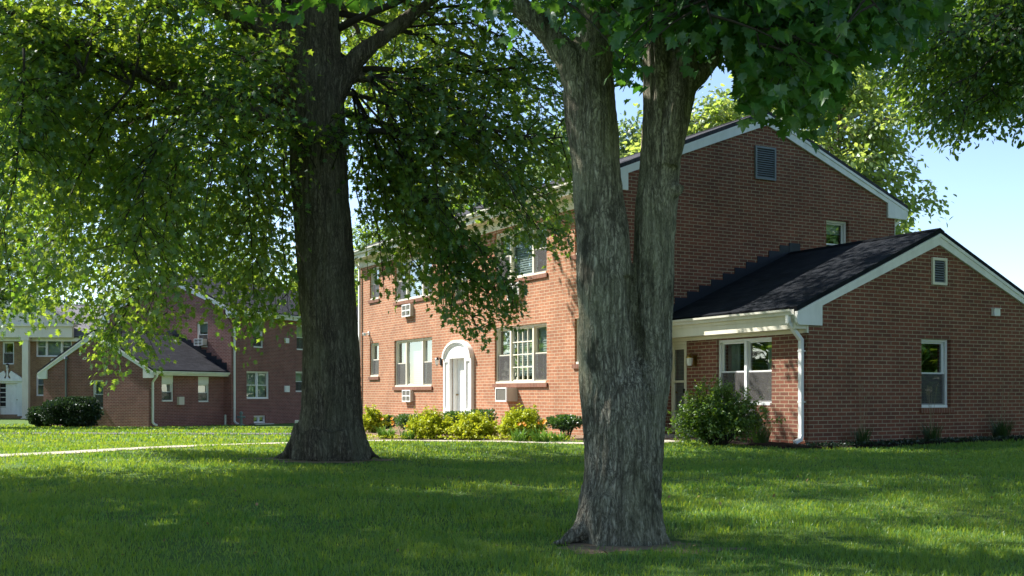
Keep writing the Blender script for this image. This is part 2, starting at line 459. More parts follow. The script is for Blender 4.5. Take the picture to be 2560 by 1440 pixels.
def window(par, fr, s0, s1, z0, z1, lights=('dh',), widths=None, rec=.10, frame=.055, mat='vinyl', blind=None, screen=True,
           sill='brick', muntin=None, header=0.0, label=None, drop=.55, curtain='curtain'):
    """one window: frame + sashes in one mesh; panes, screens, blinds and sill are its own pieces"""
    f = MB(); d0, d1 = -rec, -rec + .045
    if header:                                        # solid panel above the sash
        f.fbox(fr, s0 + .002, s1 - .002, d0, d1 + .02, z1 - header, z1 - .002); z1 -= header
    f.fbox(fr, s0 + .002, s0 + frame, d0 - .04, d1, z0 + .002, z1 - .002)
    f.fbox(fr, s1 - frame, s1 - .002, d0 - .04, d1, z0 + .002, z1 - .002)
    f.fbox(fr, s0 + frame, s1 - frame, d0 - .04, d1, z1 - frame, z1 - .002)
    f.fbox(fr, s0 + frame, s1 - frame, d0 - .04, d1 + .055, z0 + .002, z0 + frame)
    widths = widths or [1] * len(lights)
    W = s1 - s0 - 2 * frame; mull = .075
    tot = sum(widths); net = W - mull * (len(lights) - 1)
    x = s0 + frame
    panes, screens, blinds = [], [], []
    zb, zt = z0 + frame, z1 - frame
    for i, (kind, w) in enumerate(zip(lights, widths)):
        a, b = x, x + net * w / tot
        if i: f.fbox(fr, a - mull, a, d0 - .04, d1 - .003, zb, zt)
        st = .038
        if kind == 'dh':
            zm = (zb + zt) / 2
            for (c, e, dd) in ((zb, zm + .02, d0 + .012), (zm - .02, zt, d0 - .022)):
                f.fbox(fr, a, a + st, dd - .025, dd, c, e); f.fbox(fr, b - st, b, dd - .025, dd, c, e)
                f.fbox(fr, a + st, b - st, dd - .025, dd, c, c + st); f.fbox(fr, a + st, b - st, dd - .025, dd, e - st, e)
                panes.append((a + st - .004, b - st + .004, c + st - .004, e - st + .004, dd - .013))
            if screen: screens.append((a + .01, b - .01, zb + .01, zm - .005, d0 + .03))
        else:
            f.fbox(fr, a, a + st, d0 - .03, d0, zb, zt); f.fbox(fr, b - st, b, d0 - .03, d0, zb, zt)
            f.fbox(fr, a + st, b - st, d0 - .03, d0, zb, zb + st); f.fbox(fr, a + st, b - st, d0 - .03, d0, zt - st, zt)
            panes.append((a + st - .004, b - st + .004, zb + st - .004, zt - st + .004, d0 - .016))
        if muntin and kind == muntin[0]:
            nx, nz = muntin[1:]
            ia, ib, ja, jb = a + st, b - st, zb + st, zt - st
            for q in range(1, nx):
                c = ia + (ib - ia) * q / nx; f.fbox(fr, c - .014, c + .014, d0 - .012, d0 + .014, ja, jb)
            for q in range(1, nz):
                c = ja + (jb - ja) * q / nz; f.fbox(fr, ia, ib, d0 - .010, d0 + .017, c - .014, c + .014)
        bl = blind if not isinstance(blind, (list, tuple)) else blind[i]
        if bl: blinds.append((a, b, zb + (zt - zb) * (1 - bl), zt, d0 - .12))
        x = b + mull
    w_ = f.build('window', M[mat], par)
    if label: w_['label'] = label
    for p in panes: pane_quad(fr, *p).build('pane', M['glass'], w_)
    for p in screens: pane_quad(fr, *p).build('screen', M['screen'], w_)
    for p in blinds:
        mb = MB(); a, b, c, e, d = p
        k = max(4, int((e - c) / .06))
        for q in range(k):
            za, zc = c + (e - c) * q / k, c + (e - c) * (q + 1) / k
            mb.face([fr.p(a, d + .012, za), fr.p(b, d + .012, za), fr.p(b, d - .012, zc), fr.p(a, d - .012, zc)])
        mb.build('blind', M['blind'], w_)
    # inside: curtain folds along the sides
    if curtain:
        n = 26; L = s1 - s0
        for (a, b) in ((s0 + .03, s0 + L * .24), (s1 - L * .24, s1 - .03)):
            cu = MB(); P = [(a + (b - a) * q / n, -rec - .2 - .02 * math.sin(q * 1.9)) for q in range(n + 1)]
            for (sa, da), (sb, db) in zip(P[:-1], P[1:]):
                cu.face([fr.p(sa, da, z0 + .02), fr.p(sb, db, z0 + .02), fr.p(sb, db, z1 - .02), fr.p(sa, da, z1 - .02)])
            cu.build('curtain', M[curtain], w_)
    if sill:
        sb = MB(); hgt = .105
        sb.fbox(fr, s0 - .06, s1 + .06, -.02, .045, z0 - hgt, z0 - .003)
        for i in range(len(sb.uv)):
            q = sb.f[i]; sb.uv[i] = [((sb.v[k][0] - fr.o[0]) * fr.t[0] + (sb.v[k][1] - fr.o[1]) * fr.t[1], .05) for k in q]
        sb.build('sill', M['sillbrick'], w_)
    return (s0, s1, z0, z1 + header)


def ac_unit(par, fr, s0, s1, z0, z1, out=.16, cross=True, label=None):
    b = MB(); b.fbox(fr, s0 + .012, s1 - .012, -.05, out - .02, z0 + .012, z1 - .012)
    o = b.build('air_conditioner', M['acbox'], par, bevel=.006)
    if label: o['label'] = label
    f = MB(); t = .035
    f.fbox(fr, s0, s0 + t, out - .03, out, z0, z1); f.fbox(fr, s1 - t, s1, out - .03, out, z0, z1)
    f.fbox(fr, s0 + t, s1 - t, out - .03, out, z0, z0 + t); f.fbox(fr, s0 + t, s1 - t, out - .03, out, z1 - t, z1)
    if cross:
        c, e = (s0 + s1) / 2, (z0 + z1) / 2
        f.fbox(fr, c - .018, c + .018, out - .025, out - .002, z0 + t, z1 - t)
        f.fbox(fr, s0 + t, c - .018, out - .025, out - .002, e - .016, e + .016); f.fbox(fr, c + .018, s1 - t, out - .025, out - .002, e - .016, e + .016)
    f.build('front_frame', M['white'], o)
    g = MB(); n = 14
    for i in range(n):
        za = z0 + t + (z1 - z0 - 2 * t) * i / n; zc = za + (z1 - z0 - 2 * t) / n * .6
        g.fbox(fr, s0 + t, s1 - t, out - .02, out - .012, za, zc)
    g.build('grille', M['acgrille'], o)
    return o


def gable_tri(mb, fr, sl, sr, zt, za, uo=0.0):
    sm = (sl + sr) / 2
    mb.face([fr.p(sl, 0, zt), fr.p(sr, 0, zt), fr.p(sm, 0, za)], [(sl + uo, zt), (sr + uo, zt), (sm + uo, za)])


def gable_roof(par, x0, x1, y0, y1, zt, za, over, mat, axis='y', gable_over=.06, th=.09, name='roof'):
    """two slabs; ridge runs along `axis`; zt/za = wall top and apex heights (underside)"""
    mb = MB()
    if axis == 'y':
        c = (x0 + x1) / 2; half = c - x0; sl = (za - zt) / half
        for sg in (-1, 1):
            e = c + sg * (half + over); ze = zt - sl * over
            ya, yb = y0 - gable_over, y1 + gable_over
            P = lambda X, Y, Z: (X, Y, Z)
            L = math.hypot(half + over, za - ze)
            bot = [P(e, ya, ze), P(e, yb, ze), P(c, yb, za), P(c, ya, za)]
            top = [(p[0], p[1], p[2] + th) for p in bot]
            k = len(mb.f); mb.hexa(bot + top)
            for i in range(k, len(mb.f)):
                mb.uv[i] = [(mb.v[q][1], (abs(mb.v[q][0] - e)) / (half + over) * L) for q in mb.f[i]]
        ridge = MB(); ridge.prism([(c - .14, ya - .005, za + th - .14 * sl + .012), (c, ya - .005, za + th + .022), (c + .14, ya - .005, za + th - .14 * sl + .012), (c, ya - .005, za + th - .02)],
                                  [(c - .14, yb, za + th - .14 * sl + .012), (c, yb, za + th + .022), (c + .14, yb, za + th - .14 * sl + .012), (c, yb, za + th - .02)])
    else:
        c = (y0 + y1) / 2; half = c - y0; sl = (za - zt) / half
        for sg in (-1, 1):
            e = c + sg * (half + over); ze = zt - sl * over
            xa, xb = x0 - gable_over, x1 + gable_over
            L = math.hypot(half + over, za - ze)
            bot = [(xa, e, ze), (xb, e, ze), (xb, c, za), (xa, c, za)]
            top = [(p[0], p[1], p[2] + th) for p in bot]
            k = len(mb.f); mb.hexa(bot + top)
            for i in range(k, len(mb.f)):
                mb.uv[i] = [(mb.v[q][0], (abs(mb.v[q][1] - e)) / (half + over) * L) for q in mb.f[i]]
        ridge = MB(); xa, xb = x0 - gable_over, x1 + gable_over
        ridge.prism([(xa - .005, c - .14, za + th - .14 * sl + .012), (xa - .005, c, za + th + .022), (xa - .005, c + .14, za + th - .14 * sl + .012), (xa - .005, c, za + th - .02)],
                    [(xb, c - .14, za + th - .14 * sl + .012), (xb, c, za + th + .022), (xb, c + .14, za + th - .14 * sl + .012), (xb, c, za + th - .02)])
    o = mb.build(name, M[mat], par)
    ridge.build('ridge_cap', M[mat], o)
    return o


def rake(par, fr, sl, sr, zt, za, width=.33, over=.37, drop=True, mat='white', proud=.055):
    """white boards following the gable edge, with boxed ends at the eaves"""
    sm = (sl + sr) / 2; k = (za - zt) / (sm - sl)
    for sg in (-1, 1):
        e = sm + sg * ((sr - sl) / 2 + over); ze = zt - k * over
        mb = MB()
        def ring(d):
            return [fr.p(e, d, ze - .01), fr.p(sm, d, za - .01), fr.p(sm, d, za - .01 - width), fr.p(e, d, ze - .01 - width * .62)]
        mb.prism(ring(.004), ring(proud))
        # thin cap moulding
        def ring2(d):
            return [fr.p(e, d, ze - .008), fr.p(sm, d, za - .008), fr.p(sm, d, za - .075), fr.p(e, d, ze - .075)]
        mb.prism(ring2(proud), ring2(proud + .02))
        mb.build('rake_board', M[mat], par)
        if drop:
            bx = MB(); inner = sm + sg * ((sr - sl) / 2 - .30)
            zi = zt + k * .30 - width
            zlow = ze - width * .62 - .12
            def ring3(d):
                return [fr.p(e, d, ze - .02), fr.p(inner, d, zi + width - .04), fr.p(inner, d, zlow), fr.p(e - sg * .05, d, zlow), fr.p(e, d, zlow + .06)]
            bx.prism(ring3(.002), ring3(proud + .006))
            bx.build('eave_return', M[mat], par)


def louver(par, fr, s0, s1, z0, z1, mat='vent', frame_mat=None, t=.05):
    f = MB()
    f.fbox(fr, s0, s0 + t, .003, .05, z0, z1); f.fbox(fr, s1 - t, s1, .003, .05, z0, z1)
    f.fbox(fr, s0 + t, s1 - t, .003, .05, z0, z0 + t); f.fbox(fr, s0 + t, s1 - t, .003, .05, z1 - t, z1)
    o = f.build('gable_vent', M[frame_mat or mat], par)
    g = MB(); n = int((z1 - z0 - 2 * t) / .05)
    for i in range(n):
        za = z0 + t + (z1 - z0 - 2 * t) * i / n
        h = (z1 - z0 - 2 * t) / n
        g.hexa([fr.p(s0 + t, .004, za + h * .55), fr.p(s1 - t, .004, za + h * .55), fr.p(s1 - t, .04, za), fr.p(s0 + t, .04, za),
                fr.p(s0 + t, .004, za + h * .75), fr.p(s1 - t, .004, za + h * .75), fr.p(s1 - t, .04, za + h * .2), fr.p(s0 + t, .04, za + h * .2)])
    g.build('slat_panel', M[mat], o)
    b = MB(); b.fbox(fr, s0 + t, s1 - t, .0015, .0035, z0 + t, z1 - t); b.build('vent_back', M['ventdark'], o)
    return o


def downspout(par, fr, s, ztop, zbot, d=.07, mat='white', toe=1, elbow=.25):
    """rectangular pipe with an offset elbow at the top and a kick-out at the foot"""
    mb = MB(); w = .043
    path = [(s, d + elbow, ztop), (s, d + elbow, ztop - .14), (s, d, ztop - .14 - elbow * 1.0), (s, d, zbot + .16), (s - .03 * toe, d + .05, zbot + .08), (s - .05 * toe, d + .2, zbot + .03)]
    for (a, b) in zip(path[:-1], path[1:]):
        ext = .012
        v = np.subtract(b, a); L = np.linalg.norm(v); v = v / L
        a = np.subtract(a, v * ext); b = np.add(b, v * ext)
        # cross-section axes: s and (perp in d-z plane)
        q = np.array([0, -v[2], v[1]]); q /= max(np.linalg.norm(q), 1e-6)
        sx = np.array([1, 0, 0])
        c = []
        for base in (a, b):
            for (i, j) in ((-1, -1), (1, -1), (1, 1), (-1, 1)):
                c.append(fr.p(*(base + sx * w * i + q * w * .8 * j)))
        mb.hexa(c)
    for z in (ztop - .7, zbot + .8):
        mb.fbox(fr, s - w - .012, s + w + .012, .002, d + .04, z, z + .03)
    return mb.build('downspout', M[mat], par)


def gutter(par, fr, s0, s1, z, d0, mat='gutter'):
    """K-style gutter run along s at height z (top), starting at distance d0"""
    prof = [(0, 0), (0, -.115), (.075, -.115), (.085, -.075), (.12, -.04), (.125, 0), (.11, 0), (.105, -.035), (.07, -.08), (.012, -.10), (.012, 0)]
    mb = MB()
    mb.prism([fr.p(s0, d0 + d, z + h) for d, h in prof], [fr.p(s1, d0 + d, z + h) for d, h in prof])
    return mb.build('gutter', M[mat], par)


def lantern(par, fr, s, z, mats=('blackmetal', 'lampglass'), sc=1.0, cat_name='wall_lantern'):
    b = MB(); b.fbox(fr, s - .05 * sc, s + .05 * sc, .002, .03, z - .12 * sc, z + .1 * sc)
    c = Vector(fr.p(s, .14 * sc, z))
    b.tube([fr.p(s, .03, z + .06 * sc), fr.p(s, .1 * sc, z + .13 * sc), fr.p(s, .14 * sc, z + .10 * sc)], .012 * sc, 6)
    b.lathe(c, [(.001, .12 * sc), (.05 * sc, .085 * sc), (.075 * sc, .05 * sc), (.075 * sc, .035 * sc), (.001, .035 * sc)], 8)
    b.lathe(c, [(.001, -.14 * sc), (.03 * sc, -.125 * sc), (.045 * sc, -.11 * sc), (.001, -.105 * sc)], 8)
    o = b.build(cat_name, M[mats[0]], par)
    g = MB(); g.lathe(c, [(.045 * sc, -.11 * sc), (.068 * sc, .034 * sc)], 8)
    g.build('lamp_shade', M[mats[1]], o)
    return o


def floodlight(par, fr, s, z, name='floodlight'):
    b = MB(); b.fbox(fr, s - .06, s + .06, .002, .03, z - .06, z + .06)
    for sg in (-1, 1):
        a = Vector(fr.p(s + sg * .03, .03, z)); e = Vector(fr.p(s + sg * .09, .20, z - .05))
        b.tube([a, a.lerp(e, .4), a.lerp(e, .45), e], [.018, .02, .04, .06], 10)
    return b.build(name, M['white'], par)


# ================================================================ HOUSE ONE
H1 = empty('brick_house', (5.797, 21.523, 0), math.atan2(.47818, .87826),
           label='large red brick house with a steep white-edged gable, sunlit front and a low side wing', cat='house')
aL, aR, bm, bF = -1.53, 7.25, 4.45, 20.62
zt, za = 6.04, 7.80                         # underside of the main roof at wall line / ridge
xR = 7.27; ze, zx = 2.77, 4.39               # wing
ZB = -.9
WG = Fr((0, 0), (1, 0), (0, -1))             # wing gable wall
WS = Fr((0, 0), (0, 1), (-1, 0))             # wing side wall (left)
WR = Fr((xR, 0), (0, 1), (1, 0))
MG = Fr((0, bm), (1, 0), (0, -1))            # main gable
MF = Fr((aL, 0), (0, 1), (-1, 0))            # main front
MK = Fr((aR, 0), (0, 1), (1, 0))
ME = Fr((0, bF), (1, 0), (0, 1))

front_win = [(18.72, 19.56, 1.59, 2.74), (14.39, 17.36, 1.23, 2.74), (7.51, 10.29, 1.28, 2.78), (4.9, 6.19, 1.71, 2.79),
             (18.70, 19.55, 4.22, 5.33), (14.39, 17.29, 3.99, 5.33), (11.93, 12.90, 3.72, 4.9), (7.51, 10.29, 4.01, 5.33), (4.9, 6.19, 4.3, 5.33)]
door_hole = (11.98, 12.92, .06, 2.08)
w = MB(); wall(w, MF, bm, bF, ZB, zt, front_win + [door_hole]); w.build('front_wall', M['brick_suntint'], H1)
mg_win = (4.83, 5.60, 4.20, 5.40)
w = MB(); wall(w, MG, aL, aR, ZB, zt, [mg_win], uo=.1); gable_tri(w, MG, aL, aR, zt, za, .1)
wall(w, ME, aL, aR, ZB, zt); gable_tri(w, ME, aL, aR, zt, za)
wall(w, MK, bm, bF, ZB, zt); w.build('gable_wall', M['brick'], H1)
wg_win = (3.14, 4.03, .71, 2.16)
ws_win = (1.06, 2.80, .77, 2.17); ws_door = (3.86, 4.42, .12, 2.12)
w = MB(); wall(w, WG, 0, xR, ZB, ze, [wg_win]); gable_tri(w, WG, 0, xR, ze, zx)
wall(w, WS, 0, bm, ZB, ze, [ws_win, ws_door], uo=.06); wall(w, WR, 0, bm, ZB, ze)
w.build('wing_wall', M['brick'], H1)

# roofs
gable_roof(H1, aL, aR, bm, bF, zt, za, .42, 'roof2')
gable_roof(H1, 0, xR, 0, bm - .005, ze, zx, .36, 'roof', name='wing_roof')
rake(H1, MG, aL, aR, zt, za, .26, .42)
rake(H1, WG, 0, xR, ze, zx, .235, .36)
# step flashing where the wing roof meets the main gable
fl = MB(); c = xR / 2; sl = (zx - ze) / c; th = .09
nst = 11
for sg in (-1, 1):
    for i in range(nst):
        s0 = c - sg * (c + .25) * (i / nst); s1 = c - sg * (c + .25) * ((i + 1) / nst)
        if i == 0: s0 = c + sg * .16 if sg < 0 else c
        lo, hi = min(s0, s1), max(s0, s1)
        zr = zx + th - sl * max(abs(lo - c), abs(hi - c))
        zh = zx + th - sl * min(abs(lo - c), abs(hi - c)) + .17
        if zr < ze - .3: continue
        if sg > 0 or i > 0: fl.fbox(MG, lo, hi, .003, .02 + .001 * (i % 2), zr - .02, zh)
fl.fbox(MG, c - .05, c + .30, .003, .026, zx + .02, zx + th + .24)
fl.build('step_flashing', M['flash'], H1)

# eaves of the main front: soffit, frieze, fascia, gutter
sl = (za - zt) / ((aR - aL) / 2); zeave = zt - sl * .42
for fr_, nm in ((MF, 0), (MK, 1)):
    sf = MB(); sf.fbox(fr_, bm + .01, bF - .01, .002, .40, zeave - .22, zeave - .19); sf.build('soffit', M['cream'], H1)
    fa = MB(); fa.fbox(fr_, bm + .012, bF - .012, .40, .42, zeave - .225, zeave - .004); fa.build('fascia', M['cream'], H1)
    fz = MB(); fz.fbox(fr_, bm + .012, bF - .012, .003, .035, 5.405, zeave - .224); fz.build('frieze_board', M['cream'], H1)
    gutter(H1, fr_, bm + .05, bF, zeave + .03, .422)
downspout(H1, MF, bF - .25, zeave - .08, .05, .07, 'white', -1)
downspout(H1, MK, bm + .12, zeave - .08, .05, .07, 'white', -1)
# wing eaves
zw = ze - (zx - ze) / (xR / 2) * .36
for fr_ in (WS, WR):
    sf = MB(); sf.fbox(fr_, .012, bm - .01, .002, .335, zw - .10, zw - .07); sf.build('soffit', M['cream'], H1)
    fa = MB(); fa.fbox(fr_, .012, bm - .012, .336, .355, zw - .15, zw - .004); fa.build('fascia', M['cream'], H1)
    gutter(H1, fr_, .02, bm - .03, zw + .035, .357)
fz = MB(); fz.fbox(WS, .003, bm - .012, .003, .05, 2.195, zw - .102); fz.build('frieze_board', M['cream'], H1)
fz = MB(); fz.fbox(WS, .016, bm - .012, .05, .33, zw - .34, zw - .11)
fz.build('porch_beam', M['cream'], H1)
downspout(H1, WS, .14, zw - .08, .03, .07, 'white', 1, .33)

# windows of the main front
G = front_win
tri = (('dh', 'fix', 'dh'), (.8, 1.3, .8))
window(H1, MF, *G[0], mat='cream', blind=.45, label='narrow ground floor window at the far end of the sunlit front')
window(H1, MF, *G[1], *tri, mat='cream', blind=(.5, .95, .5), label='three-part ground floor window left of the arched door')
window(H1, MF, *G[2], *tri, mat='cream', muntin=('fix', 4, 4), blind=(.5, .9, .5), label='three-part ground floor window with a sixteen-pane grid')
window(H1, MF, *G[3], ('dh', 'dh'), mat='cream', blind=.5)
window(H1, MF, *G[4], mat='cream', blind=.5)
window(H1, MF, *G[5], *tri, mat='cream', blind=(.5, .8, .5))
window(H1, MF, *G[6], mat='cream', blind=.9, label='single window above the arched door')
window(H1, MF, *G[7], *tri, mat='cream', blind=(.5, .95, .4))
window(H1, MF, *G[8], ('dh', 'dh'), mat='cream', blind=.5)
window(H1, MG, *mg_win, mat='vinyl', rec=.14, screen=False, curtain='greenc', blind=.25, label='small gable window with tied-back green curtains')
window(H1, WG, *wg_win, mat='vinyl', rec=.14, blind=None, curtain=None, label='double-hung window in the wing gable')
window(H1, WS, *ws_win, ('dh', 'dh'), mat='vinyl', rec=.10, screen=True, curtain='curtain', blind=None, sill=None, label='twin double-hung window beside the side door')
for s0, s1, z0, z1, cr in ((15.79, 16.46, 3.45, 3.84, True), (15.79, 16.44, .75, 1.13, True), (8.75, 9.36, 3.45, 3.89, True)):
    ac_unit(H1, MF, s0, s1, z0, z1, .12, cr)
ac_unit(H1, MF, 9.0, 9.62, .80, 1.17, .34, False, label='deep window air conditioner below the sixteen-pane window')
ac_unit(H1, WS, 1.55, 2.25, .30, .70, .14, False)

# arched front door
dm = (door_hole[0] + door_hole[1]) / 2
fr = MF
for (a, b) in ((11.53, 11.95), (12.95, 13.37)):
    p = MB(); t = .085
    p.fbox(fr, a, b, .002, .06, -.1, 2.03)
    p.fbox(fr, a, a + t, .06, .10, -.1, 2.03); p.fbox(fr, b - t, b, .06, .10, -.1, 2.03)
    p.fbox(fr, a + t, b - t, .06, .10, .50, .58); p.fbox(fr, a + t, b - t, .06, .10, 1.93, 2.03); p.fbox(fr, a + t, b - t, .06, .10, -.1, .08)
    p.build('door_pilaster', M['white'], H1)
p = MB(); n = 24; hw = .93
def arc(rw, rh, d): return [fr.p(dm + rw * math.cos(math.pi * i / n), d, 2.03 + rh * math.sin(math.pi * i / n)) for i in range(n + 1)]
p.prism(arc(hw - .10, .40, .002), arc(hw - .10, .40, .085)); p.build('door_tympanum', M['white'], H1)
p = MB()
for (ro, ho, ri, hi, d1) in ((hw, .52, hw - .07, .45, .15), (hw - .07, .45, hw - .12, .39, .115)):
    A, B, C, D = arc(ro, ho, .002), arc(ri, hi, .002), arc(ro, ho, d1), arc(ri, hi, d1)
    for i in range(n):
        p.hexa([A[i], A[i + 1], B[i + 1], B[i], C[i], C[i + 1], D[i + 1], D[i]])
p.build('door_arch', M['white'], H1)
j = MB(); d = door_hole
j.fbox(fr, d[0] + .002, d[0] + .06, -.3, .0, d[2], d[3]); j.fbox(fr, d[1] - .06, d[1] - .002, -.3, .0, d[2], d[3]); j.fbox(fr, d[0] + .06, d[1] - .06, -.3, 0, d[3] - .06, d[3] - .002)
j.build('door_jamb', M['white'], H1)


def panel_door(par, fr, s0, s1, z0, z1, d, mat='white', handle='brass', label=None):
    p = MB(); p.fbox(fr, s0, s1, d - .045, d, z0, z1)
    W, Hh = s1 - s0, z1 - z0
    for (a, b) in ((.13, .46), (.54, .87)):
        for (c, e) in ((.10, .40), (.46, .78), (.83, .95)):
            A, B, C, E_ = s0 + W * a, s0 + W * b, z0 + Hh * c, z0 + Hh * e
            q = .02
            p.fbox(fr, A, B, d, d + .006, C, C + q); p.fbox(fr, A, B, d, d + .006, E_ - q, E_)
            p.fbox(fr, A, A + q, d, d + .006, C + q, E_ - q); p.fbox(fr, B - q, B, d, d + .006, C + q, E_ - q)
            p.fbox(fr, A + .05, B - .05, d, d + .008, C + .05, E_ - .05)
    o = p.build('door', M[mat], par)
    if label: o['label'] = label
    k = MB(); hs = s1 - W * .08
    k.tube([fr.p(hs, d, z0 + Hh * .47), fr.p(hs, d + .04, z0 + Hh * .47)], .012, 8)
    k.tube([fr.p(hs, d + .035, z0 + Hh * .47), fr.p(hs, d + .05, z0 + Hh * .47), fr.p(hs, d + .075, z0 + Hh * .47)], [.02, .032, .015], 10)
    k.build('door_knob', M[handle], o)
    return o


panel_door(H1, MF, d[0] + .062, d[1] - .062, d[2], d[3] - .062, -.12, label='white six-panel front door')
st = MB(); st.fbox(MF, 11.4, 13.5, .16, 1.3, -.3, .05); st.build('door_step', M['concrete'], H1)
lantern(H1, MF, 13.72, 1.98)
floodlight(H1, MF, 19.62, 3.1)

# side door of the wing: storm door in front of a blue-grey panel door
d = ws_door; fr = WS
j = MB()
j.fbox(fr, d[0] + .002, d[0] + .05, -.14, .012, d[2], d[3]); j.fbox(fr, d[1] - .05, d[1] - .002, -.14, .012, d[2], d[3]); j.fbox(fr, d[0] + .05, d[1] - .05, -.14, .012, d[3] - .05, d[3] - .002)
j.build('door_jamb', M['cream'], H1)
sd = MB(); a, b, c, e = d[0] + .052, d[1] - .052, d[2] + .01, d[3] - .055; t = .05
sd.fbox(fr, a, a + t, -.03, .0, c, e); sd.fbox(fr, b - t, b, -.03, 0, c, e)
sd.fbox(fr, a + t, b - t, -.03, 0, e - t, e); sd.fbox(fr, a + t, b - t, -.03, 0, c, c + .36); sd.fbox(fr, a + t, b - t, -.03, 0, 1.26, 1.31)
sdo = sd.build('storm_door', M['cream'], H1)
pane_quad(fr, a + t, b - t, 1.31, e - t, -.015).build('pane', M['glass'], sdo)
pane_quad(fr, a + t, b - t, c + .36, 1.26, -.015).build('pane', M['glass'], sdo)
k = MB(); k.fbox(fr, a + .005, a + .03, .001, .05, 1.02, 1.12); k.build('door_handle', M['blackmetal'], sdo)
M['bluegrey'] = m_paint('blue_grey_door', (.20, .24, .28), .5, .1)
panel_door(H1, WS, d[0] + .052, d[1] - .052, d[2] + .01, d[3] - .055, -.10, 'bluegrey', label='blue-grey panel door behind the storm door')
hd = MB(); hd.fbox(fr, d[0] - .0, d[1] + .0, .001, .02, d[3] + .002, 2.19); hd.build('door_header', M['cream'], H1)
st = MB(); st.fbox(WS, 3.6, 4.43, .002, .9, -.3, .09); st.build('door_step', M['concrete'], H1)
lantern(H1, WS, 3.55, 1.76, ('brass', 'lampglass'), 1.15)

louver(H1, MG, 2.49, 3.14, 6.20, 7.0, 'vent')
louver(H1, WG, 3.43, 3.87, 3.30, 3.87, 'vent', 'cream', .055)
fb = MB(); fb.fbox(WG, 5.31, 5.50, .002, .09, 2.70, 2.86); fb.fbox(WG, 5.29, 5.52, .002, .11, 2.86, 2.875)
fb.build('junction_box', M['white'], H1, bevel=.008)
# low gas vent on the sunny front
gv = MB(); gv.fbox(MF, 10.55, 10.8, .002, .08, .28, .36); gv.build('wall_vent', M['white'], H1)

# ================================================================ HOUSE TWO (far left, plum brick)
gang = math.atan2(.8889, .4582)
H2 = empty('brick_house', (-13.836, 54.3, 0), gang,
           label='plum red brick house in shade with charcoal roof and a low wing on its left', cat='house')
L, yo, W2, WW2 = 4.95, .47, 8.6, 6.9
zt2, za2, ze2, zx2 = 5.25, 7.1, 2.2, 3.95
MF2 = Fr((0, 0), (1, 0), (0, -1)); MG2 = Fr((0, 0), (0, 1), (-1, 0))
WF2 = Fr((0, yo), (1, 0), (0, -1)); WG2 = Fr((-L, 0), (0, 1), (-1, 0))
ZB2 = -1.3
mw = [(1.64, 2.40, 3.36, 4.90), (1.13, 2.86, .75, 2.15), (5.02, 5.85, 1.11, 2.21), (5.1, 5.9, 3.36, 4.7)]
bw = (1.67, 2.58, -.48, -.10)
w = MB(); wall(w, MF2, 0, 14, ZB2, zt2, mw + [bw]); mgw2 = (1.52, 2.24, 3.34, 4.62)
wall(w, MG2, 0, W2, ZB2, zt2, [mgw2]); gable_tri(w, MG2, 0, W2, zt2, za2)
wall(w, Fr((14, 0), (0, 1), (1, 0)), 0, W2, ZB2, zt2); gable_tri(w, Fr((14, 0), (0, 1), (1, 0)), 0, W2, zt2, za2)
wall(w, Fr((0, W2), (1, 0), (0, 1)), 0, 14, ZB2, zt2); w.build('main_wall', M['brick2'], H2)
ww = [(-4.15, -3.4, .65, 1.87), (-1.79, -1.03, .61, 1.83)]; wgw = (3.35, 4.05, .30, 1.66)
w = MB(); wall(w, WF2, -L, 0, ZB2, ze2, ww); wall(w, WG2, yo, yo + WW2, ZB2, ze2, [wgw]); gable_tri(w, WG2, yo, yo + WW2, ze2, zx2)
wall(w, Fr((0, yo + WW2), (1, 0), (0, 1)), -L, 0, ZB2, ze2); w.build('wing_wall', M['brick2'], H2)
gable_roof(H2, 0, 14, 0, W2, zt2, za2, .4, 'roof4', 'x')
gable_roof(H2, -L, -.005, yo, yo + WW2, ze2, zx2, .35, 'roof4', 'x', name='wing_roof')
rake(H2, MG2, 0, W2, zt2, za2, .32, .4); rake(H2, WG2, yo, yo + WW2, ze2, zx2, .28, .35)
k = (za2 - zt2) / (W2 / 2); z_ = zt2 - k * .4
b = MB(); b.fbox(MF2, .01, 14, .003, .36, z_ - .2, z_ - .01); b.build('eave_box', M['white'], H2); gutter(H2, MF2, .05, 14, z_ + .03, .362, 'white')
k = (zx2 - ze2) / (WW2 / 2); z_w = ze2 - k * .35
b = MB(); b.fbox(WF2, -L + .01, -.01, .003, .31, z_w - .16, z_w - .01); b.build('eave_box', M['white'], H2); gutter(H2, WF2, -L, -.02, z_w + .03, .312, 'white')
downspout(H2, MF2, .16, z_ - .1, -.5, .07, 'white', -1, .3); downspout(H2, WF2, -L + .18, z_w - .08, -.45, .07, 'white', -1, .25)
fl = MB(); c = yo + WW2 / 2
for sg in (-1, 1):
    for i in range(11):
        s0, s1 = c + sg * (WW2 / 2 + .2) * i / 11, c + sg * (WW2 / 2 + .2) * (i + 1) / 11
        lo, hi = min(s0, s1), max(s0, s1); kk = (zx2 - ze2) / (WW2 / 2)
        fl.fbox(MG2, max(lo, .02), hi, .003, .022 + .001 * (i % 2), zx2 + .06 - kk * max(abs(lo - c), abs(hi - c)), zx2 + .09 - kk * min(abs(lo - c), abs(hi - c)) + .2)
fl.build('step_flashing', M['flash'], H2)
window(H2, MF2, *mw[0], header=.26, sill=None, blind=.5, label='tall window with a white panel above it under the eave')
window(H2, MF2, *mw[1], ('dh', 'dh'), sill=None, blind=.95, screen=False, label='twin ground floor window with pale blinds')
window(H2, MF2, *mw[2], sill=None, blind=.5); window(H2, MF2, *mw[3], sill=None, blind=.5)
window(H2, MG2, *mgw2, sill=None, blind=.4)
for q in ww: window(H2, WF2, *q, header=.33, sill=None, blind=.5)
window(H2, WG2, *wgw, sill=None, blind=.8)
